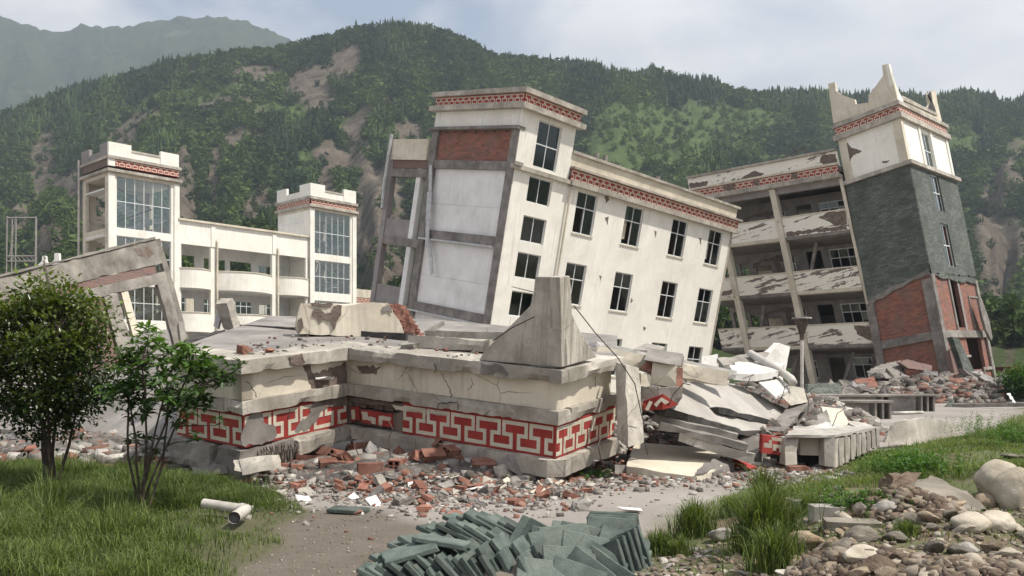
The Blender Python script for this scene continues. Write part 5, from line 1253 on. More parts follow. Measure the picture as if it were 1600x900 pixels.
# ================================================================ SITE FURNITURE
def concrete_table(px0, px1, pyb, h, depth, label, fins):
    d = 2160.0/(pyb-580); x0 = (px0-CX)/FP*d; x1 = (px1-CX)/FP*d
    t_ = empty('concrete_table', (x0, d, 0), label, 'table', 'concrete tables in the yard')
    L_ = x1-x0
    mb = MB().box(-.05, L_+.05, -.05, depth, h-.08, h); mb.build('table_top', lgrey, t_, bevel=.01)
    MB().box(.05, L_-fins*.24, .10, .2, 0, h-.082).build('front_panel', grey, t_)
    for i in range(fins): MB().box(L_-.07-i*.24, L_-i*.24, .0, depth-.1, 0, h-.082).build('leg', lgrey, t_, bevel=.006)
    return t_
concrete_table(1312, 1393, 655, .62, .9, 'lower concrete table standing in front of the other two', 3)
concrete_table(1284, 1391, 648, .74, 1.0, 'long higher concrete table behind the lower front one', 2)
concrete_table(1391, 1461, 643, .68, 1.0, 'concrete table furthest right, beside the tower rubble', 3)
mb = MB(); mb.smooth = True; mb.tube([G(1395,648,.06), G(1442,647,.06)], .06, 10); obj_world(mb, 'white_tube', pvc, 'short white tube lying in front of the right concrete table', 'tube')
# kerb at the far edge of the yard
a, b_ = G(1490,636), G(1640,634); mb = MB()
for i in range(8):
    p = a.lerp(b_, i/8); q = a.lerp(b_, (i+.97)/8); mb.beam(p+Vector((0,0,.06)), q+Vector((0,0,.06)), .18, .16)
obj_world(mb, 'kerb', lgrey, 'low concrete kerb along the far edge of the yard', 'kerb')
# yard lamp
lp_ = P(1253,575,36); lm = empty('yard_lamp', (lp_.x, lp_.y, 0), 'white lamp post with dark bell and flat cap before the cracked balconies', 'lamp post')
MB().tube([(0,0,0), (0,0,2.9)], .07, 10).build('pole', pvc, lm)
MB().tube([(0,0,2.9), (0,0,3.15), (0,0,3.3), (0,0,3.75)], [.09,.10,.15,.24], 12).build('bell', steel, lm)
MB().tube([(0,0,3.78), (0,0,3.84)], [.42,.40], 14).build('cap', lgrey, lm)
mb = MB()
for k in range(4): a = k*1.57+.4; mb.tube([(.1*math.cos(a),.1*math.sin(a),3.1), (.38*math.cos(a),.38*math.sin(a),3.78)], .02, 5)
mb.build('bracket', steel, lm)
# steel backstop frame at the far left, finials behind
bs = empty('steel_lattice_frame', P(35,420,58), 'thin grey steel lattice frame standing at the far left below the hill', 'steel frame')
mb = MB(); Lc = bs.location
def bp_(px, py, d=58): return P(px, py, d)-Lc
for x in (10, 24, 55): mb.tube([bp_(x,430), bp_(x+1,338)], .045, 6)
for x in (14, 52): mb.tube([bp_(x+4,430,61), bp_(x+5,342,61)], .05, 6)
for y in (340, 400, 408): mb.tube([bp_(10,y), bp_(57,y)], .04, 5)
for k in range(6): mb.tube([bp_(12+k*7,400), bp_(19+k*7,408)], .03, 4)
mb.tube([bp_(24,340), bp_(15,400)], .03, 4)
for x in (10, 55): mb.tube([bp_(x+1,338), bp_(14.5+(x > 30)*39,341,61)], .04, 5)
mb.v = [p for p in mb.v]; mb.build('lattice', mauve, bs)
for px, lb_ in ((68,'small white roof finial left of the bigger one at the far left'), (88,'bigger white roof finial behind the collapsed frame')):
    s_ = 1.3 if px == 88 else 1.0; c_ = P(px, 414, 60)
    prof = [(-.42,-.8),(-.40,.0),(-.12,.35),(-.1,.8),(.12,.8),(.14,.35),(.40,.05),(.42,-.8)]
    mb = MB().prism([c_+Vector((x*s_, 0, z*s_*.8)) for x, z in prof], (0, .3, 0)); obj_world(mb, 'roof_finial', white, lb_, 'finial')
# drain pipe with elbow on the lawn
a, b_, c_ = G(318,806), G(384,816), G(366,830); mb = MB(); mb.smooth = True; up = Vector((0,0,.13))
mb.tube([a+up, a.lerp(b_,.8)+up, b_+up, b_.lerp(c_,.25)+up, c_+up], [.052,.052,.06,.06,.058], 18, cap=False)
pp_ = obj_world(mb, 'drain_pipe', pvc, 'white drain pipe with an elbow lying on the lawn edge', 'pipe')
dv = (c_-b_).normalized(); mb = MB(); mb.tube([b_.lerp(c_,.3)+up-pp_.location, c_+up-dv*.01-pp_.location], [.05,.05], 18); mb.build('pipe_mouth_shade', inner, pp_)  # dark plug painted as the shade in the pipe opening
mb = MB(); mb.smooth = True; mb.tube([b_+up-pp_.location-(b_-a).normalized()*.05, b_+up-pp_.location+dv*.03], .064, 18, cap=False); mb.build('pipe_collar', pvc, pp_)

# ================================================================ PAVERS
TL_, TW_, TT_ = .43, .28, .042
def tile_mesh():
    bm = bmesh.new(); bmesh.ops.create_cube(bm, size=1.0); bmesh.ops.scale(bm, vec=(TL_, TW_, TT_), verts=bm.verts)
    bmesh.ops.bevel(bm, geom=bm.edges[:], offset=.006, segments=1, affect='EDGES'); me = bpy.data.meshes.new('paver'); bm.to_mesh(me); bm.free(); return me
pm_, t, b = nodes('patterned_green_paver'); tcn = N(t, 'ShaderNodeTexCoord'); co = coords(t)
sx = N(t, 'ShaderNodeSeparateXYZ'); t.links.new(tcn.outputs['Object'], sx.inputs[0])
def mth(op, a, b_=None, c_=None):
    n = N(t, 'ShaderNodeMath', operation=op)
    for i, v in enumerate((a, b_, c_)):
        if v is None: continue
        if isinstance(v, (int, float)): n.inputs[i].default_value = v
        else: t.links.new(v, n.inputs[i])
    return n.outputs[0]
def ringf(cx, cy):
    dx = mth('SUBTRACT', sx.outputs[0], cx); dy = mth('SUBTRACT', sx.outputs[1], cy)
    r_ = mth('SQRT', mth('ADD', mth('MULTIPLY', dx, dx), mth('MULTIPLY', dy, dy)))
    f = mth('FRACT', mth('DIVIDE', r_, .042)); return mth('MULTIPLY', mth('LESS_THAN', f, .16), mth('LESS_THAN', r_, .155))
rg = mth('MAXIMUM', ringf(-TL_/2, 0.0), ringf(TL_/2, 0.0))
gx = mth('LESS_THAN', mth('FRACT', mth('DIVIDE', mth('ADD', sx.outputs[1], .5), .062)), .09)
grv = mth('MAXIMUM', rg, mth('MULTIPLY', gx, mth('LESS_THAN', mth('ABSOLUTE', sx.outputs[0]), .03)))
top_ = mth('GREATER_THAN', mth('ABSOLUTE', sx.outputs[2]), TT_/2-.004); grv = mth('MULTIPLY', grv, top_)
oi = N(t, 'ShaderNodeObjectInfo')
c = mixc(t, oi.outputs['Random'], (.060,.083,.071), (.14,.168,.148)); c = mixc(t, ramp(t, noise_n(t, co, 14, 6, .7), [(.4,0.0),(.7,.6)]), c, (.18,.185,.155))
c = mixc(t, ramp(t, noise_n(t, co, 90, 2, .6), [(.55,0.0),(.65,.35)]), c, (.06,.08,.07)); c = mixc(t, mth('MULTIPLY', grv, .4), c, (.045,.055,.048))
t.links.new(c, b.inputs['Base Color']); b.inputs['Roughness'].default_value = .85
p_ = bump(t, b, grv, -.8, .006); bump(t, b, noise_n(t, co, 70, 5, .7), .4, .006, p_)
tmes = []
for q in range(6):
    tme = tile_mesh(); rs = random.Random(q); bm = bmesh.new(); bm.from_mesh(tme); bmesh.ops.subdivide_edges(bm, edges=[e for e in bm.edges if e.calc_length() > .1], cuts=7, use_grid_fill=True)
    for v in bm.verts:
        p = v.co; e_ = max(abs(p.x)/(TL_/2), abs(p.y)/(TW_/2))
        if e_ > .93: v.co = p*(1-max(0, noise.noise((p.x*9+q*7, p.y*9, p.z*14)))*.09)
        if q % 3 == 0 and p.x > TL_*.3 and p.y*(1 if q else -1) > TW_*.25: v.co = Vector((p.x*.86, p.y*.84, p.z))
    bm.to_mesh(tme); bm.free(); tme.materials.append(pm_); tmes.append(tme)
plainm = basic('plain_grey_green_paver', (.062,.082,.071), (.125,.150,.132), 5, dirt=.8, dirtc=(.18,.18,.15), bs=.6, bscale=60, rnd=.28, blot=.35)
plain = []
for q in tmes: q2 = q.copy(); q2.materials.clear(); q2.materials.append(plainm); plain.append(q2)
def tile(x, y, z, rx, ry, rz, label, grp='green pavers heaped in the foreground'):
    o = bpy.data.objects.new('paver', random.choice(tmes if 'ringed' in label else plain)); col.objects.link(o); o.location = (x, y, z); o.rotation_euler = (R(rx), R(ry), R(rz)); tag(o, label, 'paver', grp); return o
def px2(px, py, d): return P(px, py, d)
rnd = random.uniform
ZG = .0
# overlapping courses of toppled pavers, each course leaning on its neighbour
ORD = ['leftmost','second','third','fourth','fifth','sixth','seventh','eighth','ninth','tenth','eleventh','twelfth','thirteenth','fourteenth','fifteenth','sixteenth']
courses = [ # depth, picture points along the course, tilt range, count, lift
 (7.75, [(735,806),(780,806),(830,822),(880,850),(925,880)], (24, 34), 13, 'back'),
 (7.45, [(690,826),(735,820),(790,832),(850,862),(905,900)], (24, 42), 14, 'second'),
 (7.15, [(650,846),(700,846),(760,860),(820,888),(860,912)], (22, 52), 13, 'third'),
 (6.9, [(620,872),(665,872),(720,886),(780,912)], (22, 56), 11, 'fourth'),
 (6.65, [(600,892),(650,892),(700,904),(750,925)], (26, 60), 10, 'lowest')]
for yd, line, (t0, t1), n_, nm_ in courses:
    for i in range(n_):
        k = i/(n_-1)*(len(line)-1); a = int(min(k, len(line)-2)); f = k-a
        x_ = line[a][0]+(line[a+1][0]-line[a][0])*f; y_ = line[a][1]+(line[a+1][1]-line[a][1])*f
        p = px2(x_+rnd(-3,3), y_+14+rnd(-2,2), yd+rnd(-.03,.03)); tile(p.x, p.y, p.z, rnd(-6,6)-4, t0+(t1-t0)*i/(n_-1)+rnd(-4,4), rnd(-10,8)-12, ORD[i]+' toppled green paver from the left in the '+nm_+' course of the heap')
for i in range(12):
    x_ = 652+i*13+rnd(-3,3); p = px2(x_, 893+i*.9+rnd(-4,4), 6.72+rnd(-.05,.05)); tile(p.x, p.y, p.z, rnd(-5,5), 34+i*2.2, -14+rnd(-6,6), ORD[i]+' toppled green paver from the left along the bottom edge of the picture')
for i, (x_, y_, d_, rx_, ry_, rz_) in enumerate([(800,872,6.95,4,50,-14),(830,878,6.95,4,54,-14),(775,888,6.75,2,56,-14),(806,896,6.75,2,58,-14),(836,904,6.7,4,60,-14),(858,884,6.95,6,62,-14),(900,908,6.6,58,16,-14)]):
    p = px2(x_, y_, d_); tile(p.x, p.y, p.z, rx_, ry_, rz_, ORD[i]+' of the loose green pavers filling the front middle of the heap')
for (x_, y_, d_, rx_, ry_, rz_, lb_) in [
 (690,846,6.9,-4,8,-10,'nearly flat green paver on the left top of the heap'), (640,862,6.75,6,-14,14,'green paver tilted up to the left at the left end of the heap'), (545,801,9.9,0,2,-8,'single green paver lying flat on the ground left of the heap')]:
    p = px2(x_, y_, d_); 
    if d_ > 9: p = G(x_, y_); p.z += TT_/2+.01
    tile(p.x, p.y, p.z, rx_, ry_, rz_, lb_)
for (x_, y_, d_, rx_, ry_, rz_, lb_) in [
 (838,842,7.4,58,18,-30,'green paver standing on edge right of the back course'), (848,848,7.35,60,20,-34,'second green paver on edge right of the back course'), (862,856,7.3,66,12,-18,'third green paver on edge right of the back course'),
 (868,850,7.2,58,-8,22,'green paver standing with its ringed face left of the upright trio'), (884,846,7.25,62,-4,12,'green paver standing with its ringed face among the upright trio'), (898,838,7.45,40,4,-12,'green paver leaning back on top of the ringed pavers'), (912,846,7.3,60,10,-8,'green paver with ringed face right of the upright trio'),
 (916,862,7.0,64,14,12,'green paver with ringed face in the middle of the right group'), (890,880,6.8,56,4,10,'big ringed green paver facing the viewer at the front'), (850,900,6.6,44,8,4,'ringed green paver at the bottom edge of the picture'), (934,880,6.9,50,30,-20,'green paver tilted to the right below the blue green stack'), (918,900,6.7,66,30,-30,'green paver on edge at the bottom right of the heap'),
 (944,898,6.8,70,26,-36,'narrow green paver on edge beside the bottom right one')]:
    p = px2(x_, y_, d_); tile(p.x, p.y, p.z, rx_, ry_, rz_, lb_)
for i, (x_, y_, d_, rx_, ry_, rz_) in enumerate([(955,834,7.4,70,4,4), (957,830,7.45,70,3,6), (959,827,7.5,70,4,5), (961,825,7.55,70,3,4), (975,848,7.25,24,18,-8), (977,862,7.2,22,20,-10), (990,868,7.2,66,60,-60), (983,872,7.15,70,62,-66), (974,878,7.05,68,60,-60), (965,884,7.0,68,62,-64), (956,890,6.95,70,62,-60)]):
    p = px2(x_, y_, d_); tile(p.x, p.y, p.z, rx_, ry_, rz_, ['frontmost upright blue green paver of the right stack', 'second upright blue green paver of the right stack', 'third upright blue green paver of the right stack', 'rearmost upright blue green paver of the right stack', 'upper sloping paver below the upright right stack', 'lower sloping paver below the upright right stack'][i] if i < 6 else ORD[i-5]+' narrow paver on edge under the right stack')
mb = MB()
mound('broken_paver_heap', 'crumbled soil and paver chips under the green paver heap', -.05, 7.1, 1.0, .6, .10, stoneg, sd=12)

# ================================================================ RUBBLE PIECES
def frag_mesh(seed, kind):
    rs = random.Random(seed); bm = bmesh.new(); bmesh.ops.create_cube(bm, size=1.0)
    sx_, sy_, sz_ = {'brick': (.22,.11,.075), 'conc': (.25,.18,.10), 'flat': (.26,.2,.035)}[kind]
    bmesh.ops.scale(bm, vec=(sx_*rs.uniform(.6,1.1), sy_*rs.uniform(.8,1.2), sz_*rs.uniform(.8,1.2)), verts=bm.verts)
    if kind != 'brick' or seed % 2:
        for v in bm.verts: v.co += Vector([rs.uniform(-.3,.3)*q for q in (sx_, sy_, sz_)])
    bmesh.ops.subdivide_edges(bm, edges=bm.edges[:], cuts=2, use_grid_fill=True)
    for v in bm.verts:
        if kind != 'brick': v.co += Vector([rs.uniform(-1,1)*sz_*.10 for _ in range(3)])
        else: v.co += Vector([rs.uniform(-1,1)*.0025 for _ in range(3)])
    me = bpy.data.meshes.new('fragment'); bm.to_mesh(me); bm.free(); return me
def hollow_brick_mesh():
    mb = MB(); f = lambda u, v, n: Vector((n, u, v)); hs_ = [(.015+i*.06, .055+i*.06, .012+j*.05, .05+j*.05) for i in range(2) for j in range(2)]
    mb.panel((0, .13), (0, .112), hs_, f, 0, .24); me = mb.build('tmp', brickr).data; return me
bm_s = [frag_mesh(i, 'brick') for i in range(8)]; cm_s = [frag_mesh(20+i, 'conc') for i in range(8)]; fm_s = [frag_mesh(40+i, 'flat') for i in range(6)]
hbm = hollow_brick_mesh(); bpy.data.objects.remove([o for o in bpy.data.objects if o.data == hbm][0])
mesh_mats = {}
def put(me, mat, p, s, rot, name, label, cat, grp):
    key = (me.name, mat.name)
    if key not in mesh_mats:
        m2 = me.copy(); m2.materials.clear(); m2.materials.append(mat); mesh_mats[key] = m2
    o = bpy.data.objects.new(name, mesh_mats[key]); col.objects.link(o); o.location = p; o.scale = (s, s, s) if not isinstance(s, tuple) else s; o.rotation_euler = rot
    return tag(o, label, cat, grp)
def rand_rot(fl_=.5): return (rnd(-fl_, fl_), rnd(-fl_, fl_), rnd(0, 6.28))
def front_density():
    """picture positions of the brick spill before the block"""
    while True:
        px = random.triangular(360, 1010, 600); 
        edge = 744-(px-420)*.20 if px < 540 else 722+(px-543)*.115 if px < 860 else 756-(px-860)*.35
        py = edge+abs(random.gauss(0, 20))*(1.25 if px < 760 else .8)-4
        if py < 812: return px, py
GM = 'red brick pieces spilled before the fret block'; GC = 'grey concrete pieces spilled before the fret block'; GF = 'flat plaster flakes spilled before the fret block'
pile_h = lambda px, py: max(0, .30*math.exp(-((px-600)/120)**2-((py-738)/22)**2))+.18*math.exp(-((px-690)/40)**2-((py-742)/16)**2)
def zone(px):
    return 'at the left end of the spill by the lawn' if px < 470 else 'below the inner corner of the fret block' if px < 600 else 'below the middle of the long fret face' if px < 760 else 'below the blunt right corner of the fret block' if px < 900 else 'between the fret block and the flat cream slab'
def band_(py): return 'front' if py > 770 else 'rear'
def size_(s): return 'tiny' if s < .45 else 'small' if s < .65 else 'middling' if s < .85 else 'large'
for i in range(125):
    px, py = front_density(); p = G(px, py); p.z += rnd(.0, 1)*pile_h(px, py)+.03
    s = rnd(.5, 1.05); put(random.choice(bm_s), brickr, p, s, rand_rot(.6), 'brick_piece', size_(s)+' red brick piece '+zone(px), 'brick', GM)
for i in range(110):
    px, py = front_density(); p = G(px, py); p.z += rnd(0, 1)*pile_h(px, py)+.02
    put(random.choice(cm_s), random.choice([lgrey, grey, lgrey, slabc]), p, *(lambda q: (q, rand_rot(.6), 'concrete_piece', size_(q)+' grey concrete piece '+zone(px)))(rnd(.25,.85)), 'concrete chunk', GC)
for i in range(90):
    px, py = front_density(); p = G(px, py); p.z += rnd(.2, 1)*pile_h(px, py)+.02
    put(random.choice(fm_s), random.choice([chip, white, cream, lgrey]), p, *(lambda q: (q, rand_rot(.5), 'plaster_flake', size_(q)+' thin pale plaster flake '+zone(px)))(rnd(.25,.8)), 'plaster flake', GF)
for hk, (px, py, rz_, rx_) in enumerate([(415,748,.2,0), (440,744,.15,.1), (470,742,-.3,1.4), (455,752,.3,0), (425,738,.2,0), (560,758,.3,0), (625,756,1.4,0), (520,744,2.2,.8), (545,738,.9,1.3), (660,752,.5,.6), (500,752,.4,.3), (700,748,.8,.4), (690,744,1.9,.8), (738,752,.2,.5)]):
    p = G(px, py); p.z += .03+.9*pile_h(px, py)
    put(hbm, brickr, p, 1.45, (rx_, 0, rz_), 'hollow_brick', ORD[hk]+' hollow clay brick '+zone(px), 'hollow brick', 'hollow clay bricks before the fret block')
for (px, py, s, r_, m_, me_, lb_) in [(672,736,2.0,(.9,.5,.6),lgrey,cm_s[0],'large grey brown chunk standing up in the brick spill'), (690,735,1.7,(1.1,.2,1.2),white,fm_s[1],'white faced plate leaning against the large grey brown chunk'), (660,748,1.5,(.3,.2,2),brickr,cm_s[2],'large rounded orange chunk at the foot of the standing plate'), (596,728,1.5,(.7,.2,.3),redp,fm_s[3],'red painted band flake on the brick spill'), (800,742,1.4,(.2,0,.5),slabc,fm_s[4],'wide pale flake below the long fret face'), (665,800,.9,(.1,.1,.2),brickr,bm_s[3],'single orange brick lump alone on the yard'), (985,752,.9,(0,.1,.6),brickr,bm_s[2],'dark brick lying before the flat cream slab'), (1245,738,1.3,(0,0,.1),brickr,bm_s[0],'whole red brick lying before the parapet box'), (1165,735,1.4,(.3,.1,1),redp,cm_s[4],'bright red lump right of the flat cream slab'), (1195,706,1.6,(.1,.2,.8),lgrey,cm_s[6],'grey lump under the red fret fragment'), (905,797,.9,(0,0,.2),lgrey,cm_s[1],'single grey stone alone on the yard'), (985,801,.8,(0,.1,.2),white,fm_s[0],'small white flake alone on the yard near the paver heap')]:
    p = G(px, py); p.z += .04*s+pile_h(px, py)*.8
    put(me_, m_, p, s, r_, 'rubble_chunk', lb_, 'rubble chunk', None)
for i in range(34):
    px = random.gauss(610, 70); py = 720+abs(random.gauss(0, 15))+max(0, 560-px)*.08; p = G(px, py); p.z += rnd(.4, 1.1)*pile_h(px, py)+.05
    q = rnd(1.0, 1.7); br_ = random.random() < .55; put(random.choice(bm_s+cm_s if br_ else fm_s+cm_s), brickr if br_ else random.choice([lgrey, cream, grey, chip]), p, q, rand_rot(.8), 'brick_piece' if br_ else 'concrete_piece', 'extra large '+('red brick' if br_ else 'grey')+' piece '+zone(px), 'brick' if br_ else 'concrete chunk', GM if br_ else GC)
for i, (px, py, d) in enumerate([(1040,640,13.6),(1100,590,16),(1165,600,17),(1215,628,17.5),(1012,700,13.2),(560,700,12.6),(610,706,12.5),(1262,640,17),(1300,660,15.8),(940,712,12.2)]):
    a = P(px, py, d); mb = MB(); b_ = a+Vector((rnd(-.4,.4), rnd(-.3,.2), rnd(.15,.5))); c_ = b_+Vector((rnd(-.3,.3), rnd(-.2,.2), rnd(-.25,.15)))
    mb.tube([a-Vector((0,0,.1)), a.lerp(b_,.5)+Vector((rnd(-.05,.05),0,.03)), b_, c_], .008, 5); obj_world(mb, 'reinforcing_rod', steel, ORD[i]+' bent reinforcing rod sticking out of the rubble', 'rod', 'bent rods in the rubble')
# finer debris as one mass per area
def debris(name, label, pts, smin, smax, flat=.5, pal=None, cl=1.8):
    n = len(pts); s = smin+(smax-smin)*np.random.rand(n)**cl
    base = np.array([[-1,-1,-1],[1,-1,-1],[1,1,-1],[-1,1,-1],[-1,-1,1],[1,-1,1],[1,1,1],[-1,1,1]], float)*.5
    V = base[None]*np.array([1,.7,flat])*np.random.uniform(.5,1.3,(n,1,3))+np.random.uniform(-.17,.17,(n,8,3))
    V *= s[:,None,None]
    a = np.random.uniform(0, 6.28, n); tl = np.random.normal(0, .35, n); ca, sa = np.cos(a), np.sin(a); ct, st_ = np.cos(tl), np.sin(tl)
    x_, y_, z_ = V[...,0], V[...,1], V[...,2]; y2 = y_*ct[:,None]-z_*st_[:,None]; z2 = y_*st_[:,None]+z_*ct[:,None]
    V = np.stack([x_*ca[:,None]-y2*sa[:,None], x_*sa[:,None]+y2*ca[:,None], z2], -1)+np.array(pts)[:,None,:]
    f = np.array([(0,3,2,1),(4,5,6,7),(0,1,5,4),(1,2,6,5),(2,3,7,6),(3,0,4,7)]); F_ = (f[None]+np.arange(n)[:,None,None]*8).reshape(-1, 4)
    pal = np.array(pal if pal is not None else PAL); c_ = pal[np.random.randint(0, len(pal), n)]*np.random.uniform(.7,1.25,(n,1))
    o = mesh_np(name, V.reshape(-1,3), F_, debm, attrs=dict(col=np.repeat(c_, 8, 0))); return tag(o, label, 'debris', kind='stuff')
debm, t, b = nodes('debris_mix'); at = N(t, 'ShaderNodeAttribute', attribute_name='col'); co = coords(t)
c = mixc(t, ramp(t, noise_n(t, co, 25, 4, .7), [(.4,0.0),(.7,.5)]), at.outputs['Color'], (.16,.14,.12)); t.links.new(c, b.inputs['Base Color']); b.inputs['Roughness'].default_value = .95
bump(t, b, noise_n(t, co, 40, 4), .5, .01)
PAL = [(.26,.235,.205),(.28,.255,.225),(.18,.16,.14),(.15,.13,.115),(.36,.335,.30),(.50,.475,.43),(.23,.095,.062),(.20,.085,.055),(.10,.085,.075)]
PALD = [(.17,.15,.13),(.14,.12,.105),(.10,.085,.075),(.22,.20,.175),(.30,.28,.25),(.19,.085,.06),(.15,.07,.05),(.07,.06,.052)]
def gz(x, y):
    z = hgt(x, y)
    for (cx, cy, rx, ry, h, sd) in MOUNDS:
        u, v = (x-cx)/rx, (y-cy)/ry; r2 = u*u+v*v
        if r2 < 1: z = max(z, h*(1-r2)**.7*(1+.5*fbm(x, y, sd, 3, .9)))
    return z
pts = []
for i in range(5200):
    px, py = front_density(); py += abs(random.gauss(0, 9)); p = G(px, py); pts.append((p.x, p.y, p.z+rnd(0,1)*pile_h(px, py)+.006))
debris('fine_debris', 'brick crumbs and plaster chips scattered before the fret block', pts, .012, .085)
pts = []
for i in range(2600):
    px = rnd(380, 1330); py = rnd(735, 850); p = G(px, py)
    if lut(_LG, p.x, p.y, -9) > -.1: continue
    if random.random() < math.exp(-(py-735)/38): pts.append((p.x, p.y, p.z+.004))
debris('fine_debris', 'loose chips strewn over the open yard', pts, .012, .06)
pts = []
for i in range(2200):
    px = rnd(900, 1330); py = 735+abs(random.gauss(0, 14))-5; p = G(px, py); pts.append((p.x, p.y, p.z+.01))
debris('fine_debris', 'grey gravel of broken concrete before the flat cream slab', pts, .02, .11)
for (cx, cy, rx, ry, h, sd), n, s0, s1, lb_ in zip(MOUNDS, MN, MS0, MS1, MLB):
    pts = []
    for i in range(n):
        a = rnd(0, 6.28); r_ = math.sqrt(random.random())*1.12; x_, y_ = cx+rx*r_*math.cos(a), cy+ry*r_*math.sin(a); pts.append((x_, y_, gz(x_, y_)+rnd(-.3,.5)*s0))
    debris('broken_masonry', lb_, pts, s0, s1, flat=.55, pal=PALD if cy > 30 else None)
# countable larger lumps on the heaps
for k, (cx, cy, rx, ry, h, sd) in enumerate(MOUNDS):
    for i in range([26, 30, 60, 46, 34, 16, 26][k]):
        a = rnd(0, 6.28); r_ = math.sqrt(random.random()); x_, y_ = cx+rx*r_*math.cos(a), cy+ry*r_*math.sin(a)
        s = rnd(1.0, 2.6)*(1.6 if k in (2, 3, 4) else .8)
        br_ = random.random() < .3
        put(random.choice(bm_s if br_ else cm_s), brickr if br_ else random.choice([mauve, grey, dconc, grey] if cy > 30 else [lgrey, grey, lgrey, slabc, mauve]), Vector((x_, y_, gz(x_, y_)+.06*s*.6)), s*(.6 if br_ else 1), rand_rot(.7), 'masonry_lump', ('red' if br_ else 'grey')+' '+('big' if s > 2.2 else 'small' if s < 1.3 else 'middling')+MLUMP[k].replace('broken masonry', ' masonry'), 'masonry lump', MLUMP[k].replace('lump', 'lumps').replace('broken', 'many broken'))

pts = []
for i in range(260):
    px, py = rnd(390,760), rnd(524,566)
    l = on_plane(MF, px, py, 2, zt)
    if not (.0 < l.x < 4.5 and -.0 < l.y < 7 and (l.y < 6 or l.x > 0)): 
        if not (-2.2 < l.x < 4.5 and 3.9 < l.y < 5.4): continue
    p = MF @ l; pts.append((p.x, p.y, p.z+.01))
debris('roof_debris', 'chips of plaster and brick scattered on the fallen roof', pts, .01, .09, .5)
for (px, py, s, m_, me_, lb_) in [(380,553,1.1,brickr,cm_s[1],'rounded red brick lump on the left edge of the fallen roof'), (420,551,.8,brickr,bm_s[1],'squared brick on the fallen roof right of the rounded lump'), (640,545,.8,lgrey,cm_s[3],'grey lump on the fallen roof before the cream beams'), (505,592,.9,white,fm_s[2],'white flake caught in the broken frieze')]:
    put(me_, m_, deckp(px, py, .04) if py < 580 else MF @ on_plane(MF, px, py, 1, B_+.0), s, rand_rot(.3), 'roof_lump', lb_, 'rubble chunk', None)
# ================================================================ SHRUBS
def limb(mb, a, b_, r0, r1, bend=.15, n=5):
    pts = []; o = Vector((rnd(-1,1), rnd(-1,1), rnd(-.3,.6)))*bend*(b_-a).length
    for i in range(n+1): t_ = i/n; pts.append(a.lerp(b_, t_)+o*math.sin(t_*math.pi)+Vector((rnd(-1,1), rnd(-1,1), 0))*.012)
    mb.tube(pts, [r0+(r1-r0)*i/n for i in range(n+1)], 6, cap=False); return pts
def leaves_np(cs, dirs, L_, Wd, tint, fold=.25, jit=.4):
    """folded leaf blades: base at c, pointing along dir"""
    n = len(cs); cs = np.array(cs); d = np.array(dirs)+np.random.normal(0, jit, (n,3)); d /= np.linalg.norm(d, axis=1)[:,None]
    up = np.array([0,0,1.0])+np.random.normal(0, .35, (n,3)); s = np.cross(d, up); s /= np.linalg.norm(s, axis=1)[:,None]; u = np.cross(s, d)
    l = (np.array(L_)*np.random.uniform(.7, 1.15, n))[:,None]; w_ = (Wd*np.random.uniform(.8,1.2,n))[:,None]
    p0 = cs; pm = cs+d*l*.5-u*w_*fold*.2; p1 = cs+d*l-u*l*.12
    a = cs+d*l*.42+s*w_*.5+u*w_*fold; b_ = cs+d*l*.42-s*w_*.5+u*w_*fold
    V = np.stack([p0, a, pm, b_, p1], 1); f = np.array([(0,1,2),(1,4,2),(0,2,3),(2,4,3)])
    F_ = (f[None]+np.arange(n)[:,None,None]*5).reshape(-1,3)
    return V.reshape(-1,3), F_, np.repeat(np.array(tint), 5)
